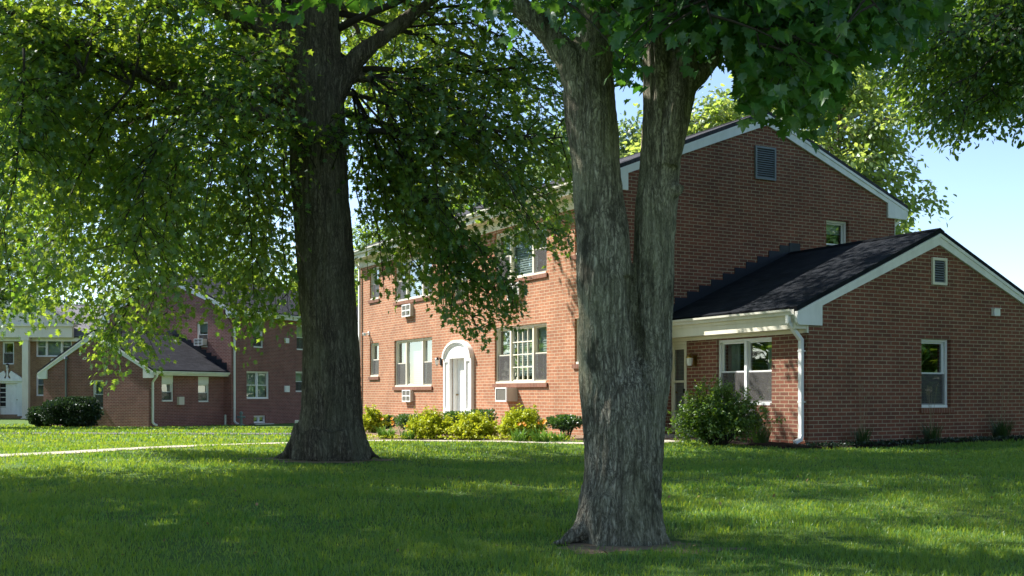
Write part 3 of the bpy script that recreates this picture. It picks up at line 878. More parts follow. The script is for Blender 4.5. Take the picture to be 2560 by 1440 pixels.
window(H2, MF2, *bw, ('fix', 'fix'), sill=None, frame=.04, curtain=None, label='basement window at ground level')
wl = MB(); wl.fbox(MF2, 1.45, 2.9, .002, .3, -.75, -.5); wl.build('window_well', M['metal'], H2)
b = MB(); b.fbox(WF2, -3.2, -2.86, .002, .16, .49, .87); b.build('meter_box', M['acbox'], H2, bevel=.01)
b = MB(); b.fbox(MF2, 4.05, 4.42, .002, .09, 1.10, 1.43); b.build('junction_box', M['white'], H2)
b = MB(); b.fbox(MF2, 4.08, 4.36, .002, .10, 3.68, 3.94); b.build('wall_vent', M['white'], H2)
b = MB(); b.tube([(-L - .06, 5.75, -.9), (-L - .06, 5.75, 2.6)], .045, 8); b.tube([(-L - .06, 5.75, 2.6), (-L - .06, 5.75, 2.66), (-L - .06, 5.75, 2.78)], [.06, .11, .07], 8)
b.build('vent_pipe', M['vent'], H2)
ac_unit(H2, MG2, 1.6, 2.15, 3.42, 3.76, .3, True)

# ================================================================ HOUSE THREE (tan, far left edge)
H3 = empty('tan_brick_house', (-28.0, 70, 0), R(3),
           label='tan brick house at the left edge with tall white columns and a pedimented entrance', cat='house')
q3 = lambda u: (u - CX) / F * 70 + 28.0
z3 = lambda v: EYE - (v - HOR) / F * 70
FA = Fr((0, 0), (1, 0), (0, -1))
X0, X1 = q3(-190), q3(330); ztop3 = z3(838)
hw3 = [(q3(10), q3(38), z3(911), z3(855)), (q3(92), q3(179), z3(892), z3(842)), (q3(92), q3(179), z3(990), z3(935)), (q3(-90), q3(-30), z3(892), z3(842)), (q3(-90), q3(-30), z3(990), z3(935))]
dh3 = (q3(4), q3(48), z3(1036), z3(958))
w = MB(); wall(w, FA, X0, X1, -1.4, ztop3, hw3 + [dh3]); wall(w, Fr((X1, 0), (0, 1), (1, 0)), 0, 9, -1.4, ztop3); wall(w, Fr((X0, 0), (0, 1), (-1, 0)), 0, 9, -1.4, ztop3)
wall(w, Fr((0, 9), (1, 0), (0, 1)), X0, X1, -1.4, ztop3)
for xx, nn in ((X0, -1), (X1, 1)): gable_tri(w, Fr((xx, 0), (0, 1), (nn, 0)), 0, 9, ztop3, ztop3 + 2.2)
w.build('main_wall', M['brick3'], H3)
gable_roof(H3, X0, X1, 0, 9, ztop3, ztop3 + 2.2, .35, 'roof3', 'x')
b = MB(); b.fbox(FA, X0, X1, .003, .3, ztop3 - .4, ztop3 - .16); b.build('eave_box', M['white'], H3)
window(H3, FA, *hw3[0], sill=None); window(H3, FA, *hw3[1], *tri, sill=None, blind=(.5, .95, .5), screen=False); window(H3, FA, *hw3[2], *tri, sill=None, blind=(.5, .95, .5), screen=False)
for q in hw3[3:]: window(H3, FA, *q, ('dh', 'dh'), sill=None, blind=.5)
ac_unit(H3, FA, q3(131), q3(152), z3(911), z3(897), .2, False)
# portico
pc = q3(27); pw = q3(190) - pc
zc0, zc1 = z3(845), z3(818)
b = MB(); b.fbox(FA, pc - pw, pc + pw, .4, .75, zc0, zc1); b.fbox(FA, pc - pw - .12, pc + pw + .12, .02, .9, zc1, zc1 + .12)
b.prism([FA.p(pc - pw - .1, .5, zc1 + .12), FA.p(pc + pw + .1, .5, zc1 + .12), FA.p(pc, .5, zc1 + 2.4)], [FA.p(pc - pw - .1, .6, zc1 + .12), FA.p(pc + pw + .1, .6, zc1 + .12), FA.p(pc, .6, zc1 + 2.4)])
for sg in (-1, 1):
    def ring(d0): return [FA.p(pc + sg * (pw + .2), d0, zc1 + .10), FA.p(pc, d0, zc1 + 2.52), FA.p(pc, d0, zc1 + 2.25), FA.p(pc + sg * (pw - .25), d0, zc1 + .12)]
    b.prism(ring(.602), ring(.9))
b.build('pediment', M['cream'], H3)
b = MB()
for sg in (-1, 1):
    b.hexa([FA.p(pc + sg * (pw + .22), -.35, zc1 + .13), FA.p(pc, -3.2, zc1 + 2.55), FA.p(pc, .92, zc1 + 2.55), FA.p(pc + sg * (pw + .22), .92, zc1 + .13),
            FA.p(pc + sg * (pw + .22), -.35, zc1 + .20), FA.p(pc, -3.2, zc1 + 2.63), FA.p(pc, .92, zc1 + 2.63), FA.p(pc + sg * (pw + .22), .92, zc1 + .20)])
b.build('portico_roof', M['roof3'], H3)
for cu in (76, -22):
    b = MB(); cx_ = q3(cu)
    b.fbox(FA, cx_ - .19, cx_ + .19, .4, .72, -.75, zc0 - .002); b.fbox(FA, cx_ - .25, cx_ + .25, .36, .77, -.8, -.5); b.fbox(FA, cx_ - .25, cx_ + .25, .36, .77, zc0 - .2, zc0 - .003)
    b.build('column', M['cream'], H3)
# entrance
b = MB(); t = .12
b.fbox(FA, dh3[0] - .5, dh3[0], .002, .1, dh3[2] - .1, dh3[3] + .12); b.fbox(FA, dh3[1], dh3[1] + .35, .002, .1, dh3[2] - .1, dh3[3] + .12)
b.fbox(FA, dh3[0], dh3[1], .002, .1, dh3[3], dh3[3] + .12)
b.fbox(FA, dh3[0] - .6, dh3[1] + .45, .002, .2, dh3[3] + .12, dh3[3] + .3)
cm = (dh3[0] + dh3[1]) / 2 - .06
for sg in (-1, 1):
    def ring(d0): return [FA.p(cm + sg * .95, d0, dh3[3] + .3), FA.p(cm + sg * .22, d0, dh3[3] + .30), FA.p(cm + sg * .10, d0, dh3[3] + .55), FA.p(cm + sg * .22, d0, dh3[3] + .78), FA.p(cm + sg * .3, d0, dh3[3] + .74)]
    b.prism(ring(.002), ring(.14))
b.lathe(FA.p(cm, .1, dh3[3] + .3), [(.001, .75), (.05, .7), (.09, .6), (.05, .5), (.06, .1), (.09, 0)], 10)
b.build('door_surround', M['white'], H3)
panel_door(H3, FA, dh3[0] + .35, dh3[1], dh3[2], dh3[3], -.03)
b = MB(); b.fbox(FA, dh3[0] + .003, dh3[0] + .347, -.07, -.04, dh3[2], dh3[3] - .003); sl3 = b.build('sidelight', M['dark'], H3)
b = MB()
for q in range(6):
    zz = dh3[2] + .5 + (dh3[3] - dh3[2] - .5) * q / 5; b.fbox(FA, dh3[0] + .004, dh3[0] + .346, -.039, -.02, zz - .025, zz + .02)
b.fbox(FA, dh3[0] + .004, dh3[0] + .346, -.039, -.021, dh3[2], dh3[2] + .45); b.build('glazing_bar', M['white'], sl3)
lantern(H3, FA, cm, dh3[3] + 1.1, sc=1.2)
b = MB(); b.fbox(FA, pc - 3, pc + 3, .002, 1.8, -1.2, -.62); b.build('porch_step', M['stone'], H3)

# ================================================================ GROUND
gx = np.concatenate([np.linspace(-400, -40, 12), np.arange(-36, 36.1, .75), np.linspace(40, 400, 12)])
gy = np.concatenate([np.linspace(-60, -4, 10), np.arange(-2, 62, .75), np.linspace(64, 700, 20)])
XX, YY = np.meshgrid(gx, gy); V = np.stack([XX, YY, gz(XX, YY)], -1).reshape(-1, 3)
nx = len(gx); idx = np.arange((len(gy) - 1) * nx).reshape(-1, nx)[:, :-1].ravel()
tag(mesh_np('lawn', V, np.stack([idx, idx + 1, idx + nx + 1, idx + nx], 1), M['ground'], smooth=True), kind='structure')


def catmull(P, n=12):
    P = [np.array(p, float) for p in P]; P = [2 * P[0] - P[1]] + P + [2 * P[-1] - P[-2]]
    out = []
    for i in range(1, len(P) - 2):
        for t in np.linspace(0, 1, n, endpoint=False):
            a, b, c, d = P[i - 1:i + 3]
            out.append(.5 * ((2 * b) + (c - a) * t + (2 * a - 5 * b + 4 * c - d) * t * t + (3 * b - a - 3 * c + d) * t ** 3))
    return np.array(out + [P[-2]])


def strip(name, P, width, mat, lift, label=None, cat=None, kind='structure', th=.0):
    C = catmull(P); T = np.gradient(C, axis=0); T /= np.linalg.norm(T, axis=1)[:, None]
    Nn = np.stack([-T[:, 1], T[:, 0]], 1); k = 5
    V = []
    for j in range(k):
        q = C + Nn * (width * (j / (k - 1) - .5)); V.append(np.column_stack([q, gz(q[:, 0], q[:, 1]) + lift]))
    V = np.stack(V, 1).reshape(-1, 3); n = len(C)
    T_ = [(i * k + j, (i + 1) * k + j, (i + 1) * k + j + 1, i * k + j + 1) for i in range(n - 1) for j in range(k - 1)]
    return tag(mesh_np(name, V, T_, mat), label, cat, kind=kind), C


PATH = [(-14, 13.2), (-8.15, 17.3), (-6.7, 19.0), (-4.6, 22.3), (-2.7, 23.55), (-.6, 22.75), (1.33, 21.6), (2.6, 21.9), (3.35, 23.6), (3.45, 25.2)]
_, PATHC = strip('footpath', PATH, .72, M['concrete'], .012)
DRIVE = [(-30, 26.5), (-20, 27.2), (-12.2, 27.9), (-5.5, 27.5), (-3.4, 27.8), (-1.4, 30.0)]
_, DRIVEC = strip('asphalt_path', DRIVE, 1.15, M['asphalt'], .012)


def blob(name, cx, cy, rx, ry, mat, lift, rot=0, n=40, amp=.18, kind='structure', dome=.0):
    V = [(cx, cy, g1(cx, cy) + lift + dome)]; rings = 5
    ph = random.random() * 9
    for r in range(1, rings + 1):
        for k in range(n):
            a = 2 * math.pi * k / n
            q = r / rings * (1 + amp * (math.sin(3 * a + ph) * .5 + math.sin(5 * a + ph * 2) * .35 + .3 * math.sin(11 * a)))
            x, y = rx * q * math.cos(a), ry * q * math.sin(a)
            x, y = cx + x * math.cos(rot) - y * math.sin(rot), cy + x * math.sin(rot) + y * math.cos(rot)
            V.append((x, y, g1(x, y) + lift * (1 if r < rings else -.5) + dome * (1 - (r / rings) ** 2) + (random.random() * .02 if dome else 0)))
    mb = MB(); mb.v = V
    for k in range(n): mb.f.append([0, 1 + k, 1 + (k + 1) % n]); mb.uv.append([(0, 0)] * 3)
    for r in range(rings - 1):
        for k in range(n):
            a, b = 1 + r * n + k, 1 + r * n + (k + 1) % n
            mb.f.append([a, a + n, b + n, b]); mb.uv.append([(0, 0)] * 4)
    return tag(mb.build(name, mat, smooth=True), kind=kind)


TREE1 = (.75, 7.55); TREE2 = (-2.83, 17.2)
blob('bare_soil', .80, 7.36, .52, .40, M['dirt'], .006, amp=.5)
blob('bare_soil', 1.22, 7.18, .30, .10, M['dirt'], .007, .2, amp=.5)
blob('bare_soil', -2.9, 16.9, 1.0, .6, M['dirt'], .008, amp=.5)
ux = np.array((.87826, .47818)); uy = np.array((-.47818, .87826)); E0 = np.array((5.797, 21.523))
def loc1(a, b): return E0 + ux * a + uy * b
# mulch bed along the wing gable and the wing side
def bed(name, pts, mat, lift):
    n = 8; mb = MB()
    for (p0, p1, q0, q1) in pts:
        for i in range(n * 3):
            for j in range(n):
                def P(s, t):
                    a = np.array(p0) + (np.array(p1) - np.array(p0)) * s; b = np.array(q0) + (np.array(q1) - np.array(q0)) * s
                    r = a + (b - a) * t
                    return (r[0], r[1], g1(r[0], r[1]) + lift * (1 if 0 < t < 1 else .3) + .03 * mnoise.noise(Vector((r[0] * 5, r[1] * 5, 1.7))))
                S, T = [i / (n * 3), (i + 1) / (n * 3)], [j / n, (j + 1) / n]
                mb.face([P(S[0], T[0]), P(S[1], T[0]), P(S[1], T[1]), P(S[0], T[1])])
    return tag(mb.build(name, mat, smooth=True), kind='structure')
BEDS = []
def addbed(name, a, b, c, d, mat, lift=.05):
    BEDS.append([np.array(q) for q in (a, b, d, c)]); bed(name, [(a, b, c, d)], mat, lift)
addbed('mulch_bed', loc1(-.9, -.75), loc1(8, -.75), loc1(-.9, -.0), loc1(8, .0), M['mulch'])
addbed('mulch_bed', loc1(-1.0, -.75), loc1(-1.35, 3.3), loc1(0.02, -.0), loc1(0.02, 3.3), M['mulch'], .045)
addbed('flower_bed', (-4.6, 24.6), (2.55, 22.1), loc1(aL, 20), loc1(aL, 4.6), M['tanmulch'], .04)


def inpoly(x, y, P):
    c = np.zeros(x.shape, bool); n = len(P)
    for i in range(n):
        x1, y1 = P[i]; x2, y2 = P[(i + 1) % n]
        c ^= ((y1 > y) != (y2 > y)) & (x < (x2 - x1) * (y - y1) / ((y2 - y1) + 1e-12) + x1)
    return c


def near_curve(x, y, C, w):
    m = np.zeros(x.shape, bool)
    for p in C[::2]: m |= (x - p[0]) ** 2 + (y - p[1]) ** 2 < w * w
    return m


# grass blades
def grass():
    Vs, Ts, n0 = [], [], 0
    for (y0, y1, dens, hgt, wid) in ((4.8, 8, 3200, .042, .0055), (8, 11, 2000, .045, .0075), (11, 16, 1000, .047, .011), (16, 23, 450, .05, .017), (23, 34, 130, .065, .03), (34, 56, 30, .08, .06)):
        xm = .5 * y1 + 1.5
        n = int(dens * (y1 - y0) * 2 * xm)
        x = RNG.uniform(-xm, xm, n); y = RNG.uniform(y0, y1, n)
        k = np.abs(x) < .5 * y + 1.5
        patch = np.sin(x * 2.1 + 1.3 * np.sin(y * 1.7)) * np.sin(y * 2.6 + np.sin(x * 1.3)) + .6 * np.sin(x * 5.3 + y * 3.1)
        k &= RNG.random(n) < .8 + .25 * patch
        for P in BEDS: k &= ~inpoly(x, y, P)
        k &= ~near_curve(x, y, PATHC, .34) & ~near_curve(x, y, DRIVEC, .52)
        ang = np.arctan2(y - TREE1[1], x - TREE1[0])
        d = np.hypot(x - TREE1[0], (y - TREE1[1] + .08)); k &= RNG.random(n) < sstep(.32, .66 + .14 * np.sin(3 * ang + 1), d)
        d = np.hypot(x - TREE2[0], (y - TREE2[1] + .3)); k &= RNG.random(n) < sstep(.6, 1.2, d)
        lx = (x - E0[0]) * ux[0] + (y - E0[1]) * ux[1]; ly = (x - E0[0]) * uy[0] + (y - E0[1]) * uy[1]
        k &= ~((lx > 0) & (ly > 0)) & ~((lx > aL) & (ly > bm))
        x, y = x[k], y[k]; n = len(x); patch = patch[k]
        h = hgt * RNG.uniform(.5, 1.25, n) * (1 + .22 * patch); a = RNG.uniform(0, 2 * np.pi, n); ln = RNG.uniform(.1, .9, n) * h; la = RNG.uniform(0, 2 * np.pi, n)
        z = gz(x, y) - .004; wv = wid * RNG.uniform(.6, 1.3, n) * .5
        B = np.stack([x, y, z], 1); D = np.stack([np.cos(a) * wv, np.sin(a) * wv, 0 * a], 1)
        Lm = np.stack([np.cos(la) * ln * .3, np.sin(la) * ln * .3, h * .6], 1); Lt = np.stack([np.cos(la) * ln, np.sin(la) * ln, h], 1)
        V = np.stack([B - D, B + D, B + Lm + D * .7, B + Lm - D * .7, B + Lt], 1).reshape(-1, 3)
        i = n0 + np.arange(n)[:, None] * 5
        Ts.append(np.concatenate([i + [[0, 1, 2]], i + [[0, 2, 3]], i + [[3, 2, 4]]])); Vs.append(V); n0 += 5 * n
    o = mesh_np('grass', np.concatenate(Vs), np.concatenate(Ts), M['blade'])
    tag(o, 'short green lawn grass covering the open ground', 'grass', kind='stuff')


grass()

# ================================================================ TREES
LEAF = {
    'maple': np.array([(0, -.05), (.14, .02), (.42, -.06), (.36, .13), (.62, .30), (.40, .36), (.46, .62), (.22, .56), (.16, .74), (0, 1.0), (-.16, .74), (-.22, .56), (-.46, .62), (-.40, .36), (-.62, .30), (-.36, .13), (-.42, -.06), (-.14, .02)]),
    'oak': np.array([(0, 0), (.10, .18), (.40, .22), (.18, .40), (.44, .62), (.14, .68), (0, 1.0), (-.14, .68), (-.44, .62), (-.18, .40), (-.40, .22), (-.10, .18)]),
    'oval': np.array([(0, 0), (.26, .3), (.24, .65), (0, 1), (-.24, .65), (-.26, .3)]),
    'needle': np.array([(-.09, 0), (.09, 0), (0, 1)]),
}


def leaves_mesh(name, pos, axis, nrm, size, kind, mat, parent, curl=.18):
    """one flat-ish leaf polygon per position, folded slightly along the midrib"""
    t = LEAF[kind]; k = len(t); n = len(pos)
    axis = axis / (np.linalg.norm(axis, axis=1)[:, None] + 1e-9)
    side = np.cross(axis, nrm); side /= (np.linalg.norm(side, axis=1)[:, None] + 1e-9)
    nn = np.cross(side, axis)
    tx, ty = t[:, 0], t[:, 1]
    tz = curl * np.abs(tx) - .12 * ty * ty
    V = (pos[:, None, :] + size[:, None, None] * (tx[None, :, None] * side[:, None, :] + ty[None, :, None] * axis[:, None, :] + tz[None, :, None] * nn[:, None, :]))
    if k == 3:
        T = np.arange(n * 3).reshape(-1, 3)
        return mesh_np(name, V.reshape(-1, 3), T, mat, parent)
    c = (pos + size[:, None] * (.42 * axis))[:, None, :]
    V = np.concatenate([c, V], 1).reshape(-1, 3)
    tri = np.array([(0, 1 + i, 1 + (i + 1) % k) for i in range(k)])
    T = (np.arange(n)[:, None, None] * (k + 1) + tri[None]).reshape(-1, 3)
    return mesh_np(name, V, T, mat, parent)


def rand_dir(n, zspread=1.0):
    d = RNG.normal(size=(n, 3)); d[:, 2] *= zspread
    return d / np.linalg.norm(d, axis=1)[:, None]


def bez(p0, p1, p2, n):
    t = np.linspace(0, 1, n)[:, None]
    return (1 - t) ** 2 * p0 + 2 * t * (1 - t) * p1 + t * t * p2


class Crown:
    def __init__(self): self.tubes = MB(); self.P, self.A, self.S = [], [], []

    def bough(self, p0, p2, rise=.8, r=.06, twigs=26, tl=1.1, leaves=24, size=.13, start=.22, droop=.35, keep=None, spread=.10):
        p0, p2 = np.array(p0, float), np.array(p2, float)
        L = np.linalg.norm(p2 - p0)
        mid = (p0 + p2) / 2 + np.array([RNG.normal() * .08 * L, RNG.normal() * .08 * L, rise])
        n = max(6, int(L / .5)); C = bez(p0, mid, p2, n)
        C[1:-1] += RNG.normal(size=(n - 2, 3)) * .035 * min(L, 3) * .5
        if keep is not None:                        # stop the limb where the crown ends
            inside = keep(C, 0)
            if not inside.all():
                cut = int(np.argmax(~inside))
                if cut < 3: return
                C = C[:cut]; n = cut
        rr = np.linspace(r, r * .18, n)
        self.tubes.tube(C, list(rr), 6 if r > .04 else 5)
        T = np.gradient(C, axis=0); T /= np.linalg.norm(T, axis=1)[:, None]
        for j in range(twigs):
            f = start + (1 - start) * (j + RNG.random()) / twigs
            i = min(n - 2, int(f * (n - 1))); fr_ = f * (n - 1) - i
            q = C[i] * (1 - fr_) + C[i + 1] * fr_
            t = T[i]
            sd = np.cross(t, [0, 0, 1]); sd /= np.linalg.norm(sd) + 1e-6
            d = t * RNG.uniform(.25, .9) + sd * RNG.choice([-1, 1]) * RNG.uniform(.3, 1.0) + np.array([0, 0, RNG.normal() * .35 + .05])
            d /= np.linalg.norm(d)
            l = tl * RNG.uniform(.5, 1.2) * (1.05 - .45 * f)
            e = q + d * l + np.array([0, 0, -droop * l * RNG.uniform(.2, 1.3)])
            self.twig(q, e, l, leaves, size, .008 + .10 * r, keep, spread)

    def twig(self, q, e, l, leaves, size, r, keep=None, spread=.10):
        m = (q + e) / 2 + np.array([0, 0, .12 * l]) + RNG.normal(size=3) * .05 * l
        K = bez(q, m, e, 5)
        k = max(3, int(leaves * l))
        f = RNG.random(k) ** .75
        ii = np.minimum((f * 4).astype(int), 3); ff = f * 4 - ii
        P = K[ii] * (1 - ff)[:, None] + K[ii + 1] * ff[:, None] + RNG.normal(size=(k, 3)) * spread * (.5 + l * .6)
        if keep is not None:
            msk = keep(P)
            if msk.mean() < .4: return
            P = P[msk]
        if keep is None or keep(e[None], 0)[0]: self.tubes.tube(K, [r, r * .8, r * .6, r * .45, r * .25], 3, cap=False)
        k = len(P)
        A = (e - q) / (l + 1e-6) + RNG.normal(size=(k, 3)) * .7 + np.array([0, 0, -.45])
        self.P.append(P); self.A.append(A); self.S.append(size * RNG.uniform(.65, 1.2, k))

    def build(self, par, kind, leafmat, barkmat, tilt=.55, name='crown'):
        P, A, S = np.concatenate(self.P), np.concatenate(self.A), np.concatenate(self.S)
        Nn = rand_dir(len(P)) * tilt + np.array([0, 0, 1.0])
        print(par.name, 'leaves', len(P))
        leaves_mesh(name, P, A, Nn, S, kind, leafmat, par)
        self.tubes.build('branchwork', barkmat, par, smooth=True)


def vbound(pts, jit=14):
    U = [p[0] for p in pts]; Vv = [p[1] for p in pts]
    def keep(P, j=1):
        Y = np.maximum(P[:, 1], .5)
        u = CX + F * P[:, 0] / Y; v = HOR - F * (P[:, 2] - EYE) / Y
        return v < np.interp(u, U, Vv) + j * (RNG.normal(size=len(P)) * jit * .6 + RNG.normal() * jit * 2.0)
    return keep


def remeshed(name, mb, mat, parent, voxel, disp, smooth_it=3):
    """fuse the limb tubes into one skin and carve bark ridges into it"""
    me = bpy.data.meshes.new(name); me.from_pydata(mb.v, [], mb.f); me.update()
    tmp = bpy.data.objects.new(name + '_raw', me); COL.objects.link(tmp)
    m = tmp.modifiers.new('r', 'REMESH'); m.mode = 'VOXEL'; m.voxel_size = voxel; m.use_smooth_shade = True
    s = tmp.modifiers.new('s', 'SMOOTH'); s.factor = .5; s.iterations = smooth_it
    dg = bpy.context.evaluated_depsgraph_get(); ev = tmp.evaluated_get(dg)
    me2 = bpy.data.meshes.new_from_object(ev)
    bpy.data.objects.remove(tmp); bpy.data.meshes.remove(me)
    n = len(me2.vertices); co = np.empty(n * 3); me2.vertices.foreach_get('co', co); co = co.reshape(-1, 3)
    no = np.empty(n * 3); me2.vertices.foreach_get('normal', no); no = no.reshape(-1, 3)
    d = np.empty(n)
    for i in range(n):
        x, y, z = co[i]
        d[i] = disp(x, y, z)
    co = co + no * d[:, None]
    me2.vertices.foreach_set('co', co.ravel()); me2.update()
    me2.polygons.foreach_set('use_smooth', [True] * len(me2.polygons))
    me2.materials.clear(); me2.materials.append(mat)
    me2.name = name
    o = bpy.data.objects.new(name, me2); COL.objects.link(o); o.parent = parent
    return o


def px_tube(mb, rows, Y, sides=18, origin=(0, 0, 0), dy=0.0):
    """rows of (u, v, half-width px [, extra depth])"""
    k = Y / F; P, Rr = [], []
    for r in rows:
        p = at(r[0], r[1], Y) - Vector(origin)
        p.y += dy + (r[3] if len(r) > 3 else 0)
        P.append(p); Rr.append(r[2] * k)
    mb.tube(P, Rr, sides)


# ---- near maple with two stems
T1 = empty('maple_tree', (TREE1[0], TREE1[1], 0), label='twin-stemmed maple with grey furrowed bark close to the camera', cat='tree')
o1 = (TREE1[0], TREE1[1], 0); Y1 = 7.55
mb = MB()
px_tube(mb, [(1556, 1385, 122), (1556, 1352, 114), (1556, 1310, 107), (1557, 1250, 103), (1557, 1150, 99), (1558, 1050, 97), (1560, 980, 92, .02), (1566, 920, 74, .05), (1572, 870, 48, .09), (1577, 820, 20, .12)], Y1, 26, o1)
px_tube(mb, [(1530, 1250, 60), (1522, 1050, 72), (1520, 900, 75), (1515, 800, 72), (1510, 700, 72), (1506, 600, 69), (1496, 500, 66), (1489, 400, 62), (1479, 300, 66), (1472, 230, 66), (1477, 150, 56), (1484, 80, 47), (1486, 0, 42), (1482, -200, 40), (1470, -500, 33), (1450, -900, 24), (1440, -1300, 12)], Y1, 20, o1)
px_tube(mb, [(1606, 1250, 56), (1618, 1050, 50), (1630, 900, 54), (1634, 800, 53), (1636, 700, 53), (1640, 600, 52), (1645, 500, 55), (1650, 420, 53), (1655, 340, 52), (1652, 220, 46), (1649, 100, 42), (1650, 0, 39), (1660, -250, 36), (1680, -600, 27), (1700, -1100, 14)], Y1, 20, o1, .06)
px_tube(mb, [(1665, 420, 34), (1680, 330, 38), (1702, 230, 37), (1716, 120, 31), (1724, 0, 28), (1770, -250, 24), (1880, -600, 15)], Y1, 16, o1, -.02)
px_tube(mb, [(1718, 215, 24), (1752, 190, 21), (1782, 158, 18), (1802, 105, 15), (1812, 20, 13), (1850, -150, 10)], Y1, 12, o1, -.02)
px_tube(mb, [(1470, 290, 46), (1446, 215, 42), (1418, 150, 37), (1372, 88, 31), (1320, 40, 27), (1262, -10, 23), (1100, -140, 18), (900, -330, 11)], Y1, 14, o1, -.05)
px_tube(mb, [(1680, 478, 26), (1700, 475, 17), (1708, 480, 12)], Y1, 12, o1, -.02)       # burl
px_tube(mb, [(1440, 290, 36), (1424, 300, 18)], Y1, 12, o1, -.05)
for rows in ([(1518, 1225, 60, -.04), (1480, 1290, 42, -.08), (1446, 1325, 27, -.13), (1408, 1341, 15, -.20), (1372, 1349, 8, -.27)],
             [(1490, 1220, 40, .1), (1466, 1300, 26, .14), (1444, 1345, 13, .17)],
             [(1520, 1250, 60, -.12), (1508, 1320, 44, -.19), (1496, 1348, 26, -.25), (1484, 1362, 10, -.31)],
             [(1606, 1240, 58, -.06), (1630, 1305, 36, -.11), (1650, 1340, 20, -.15), (1672, 1356, 8, -.20)],
             [(1570, 1250, 60, -.11), (1576, 1320, 42, -.17), (1584, 1350, 22, -.22)]):
    px_tube(mb, rows, Y1, 14, o1)
GROOVE = [(x - 1280) * Y1 / F - .75 for x in (1572, 1583, 1600, 1618, 1634, 1641, 1642, 1652)]
GROZ = [EYE - (v - HOR) * Y1 / F for v in (700, 800, 880, 950, 1010, 1100, 1200, 1300)]


def bark1(x, y, z):
    a = mnoise.noise(Vector((x * 22, y * 22, z * 4.2))); b = mnoise.noise(Vector((x * 48, y * 48, z * 9)))
    c = mnoise.noise(Vector((x * 5, y * 5, z * 2.2)))
    k = 1.25 if z < .9 else .8
    e = mnoise.noise(Vector((x * 60, y * 60, z * 26)))
    f = abs(mnoise.noise(Vector((x * 17, y * 17, z * 1.5)))) ** .7
    if y < .08 and .1 < z < 1.8:
        gx_ = np.interp(-z, [-q for q in GROZ], GROOVE) + .012 * mnoise.noise(Vector((1, 2, z * 9)))
        c -= 4.2 * math.exp(-((x - gx_) / .028) ** 2) * min(1, (z - .1) / .35)
    c -= f * (1.3 if z < .9 else 1.3 - min(1, (z - .9) / .8) * .8)
    return (-(abs(a) ** .8) * .010 - abs(b) * .008 + e * .003) * k + c * .014


remeshed('trunk', mb, M['barkmaple'], T1, .0125, bark1, 4)

mk = vbound([(-2000, 60), (1230, 20), (1280, 40), (1300, -100), (1380, 75), (1440, 120), (1450, 40), (1500, 60), (1525, 200), (1565, 245), (1605, 215), (1640, 60), (1660, 60), (1700, 125), (1760, 145), (1790, 90), (1840, 130), (1850, 290), (1880, 262), (1935, 262), (1965, 300), (2010, 305), (2060, 300), (2105, 250), (2140, 150), (2160, 110), (2230, 105), (2330, 70), (2420, -60), (4000, -200)], 16)
cr = Crown()
def bo1(p0, p2, **k):
    p0 = Vector(p0) - Vector(o1); p2 = Vector(p2) - Vector(o1)
    cr.bough(p0, p2, keep=lambda P, j=1: mk(P + np.array(o1), j), **k)
kw = dict(size=.080, leaves=50, tl=.85, spread=.17)
# low boughs on the right that hang into the picture
for (u, v, Y, r_) in ((2120, 60, 7.4, .3), (2020, 220, 7.9, .35), (1930, 250, 7.1, .3), (2220, -20, 7.0, .3), (1840, 150, 7.5, .2), (2060, 120, 6.6, .3), (2280, 10, 8.2, .3), (1960, 40, 8.6, .4), (2130, 130, 8.6, .35), (1880, 330, 7.3, .35), (1960, 330, 7.8, .35), (2050, 320, 7.6, .35), (1800, 320, 8.2, .2), (2090, 270, 7.0, .3), (1760, 200, 8.0, .2), (2300, 60, 7.6, .35), (2250, 90, 8.4, .35), (2200, 70, 7.2, .3), (2330, 20, 8.8, .3), (1990, 180, 9.2, .4),
                       (1900, 120, 6.3, .3), (2000, 270, 8.5, .35), (1850, 230, 8.8, .3), (2200, 30, 6.0, .3), (1780, 60, 6.4, .2)):
    bo1(at(1735 + random.random() * 40, -60 - random.random() * 220, 7.5), at(u, v, Y), rise=r_ + .25, r=.03, twigs=26, start=.25, droop=.45, **kw)
for (u, v, Y) in ((1420, 60, 6.6), (1400, 20, 6.9), (1290, -20, 7.2), (1690, 30, 6.5), (1570, 10, 8.6)):
    bo1(at(1480, -200, 7.5), at(u, v, Y), rise=.2, r=.02, twigs=8, start=.5, droop=.4, **kw)
for (u, v, Y) in ((1560, 200, 8.8), (1545, 130, 9.2), (1590, 110, 8.5), (1572, 240, 9.1), (1585, 170, 9.4)):
    bo1(at(1570, -240, 7.9), at(u, v, Y), rise=.3, r=.018, twigs=20, start=.3, droop=.4, size=.08, leaves=34, tl=.6, spread=.14)
# full crown above the frame
for i in range(64):
    h = 4.2 + 7.5 * ((i + .5) / 64) ** .9; a = i * 2.39996; ln = 5.2 * (1 - ((h - 6.2) / 7.2) ** 2 * .8) * random.uniform(.75, 1.1)
    b0 = Vector((TREE1[0] + .15 * math.cos(a), TREE1[1] + .15 * math.sin(a), h - .4))
    b2 = b0 + Vector((math.cos(a) * ln, math.sin(a) * ln, 1.0 + .22 * (h - 5) + random.uniform(-.6, .5)))
    bo1(b0, b2, rise=.7, r=.05, twigs=24, tl=1.15, start=.25, droop=.35, size=.13, leaves=18, spread=.18)
cr.build(T1, 'maple', M['mapleleaf'], M['twig'], .6)

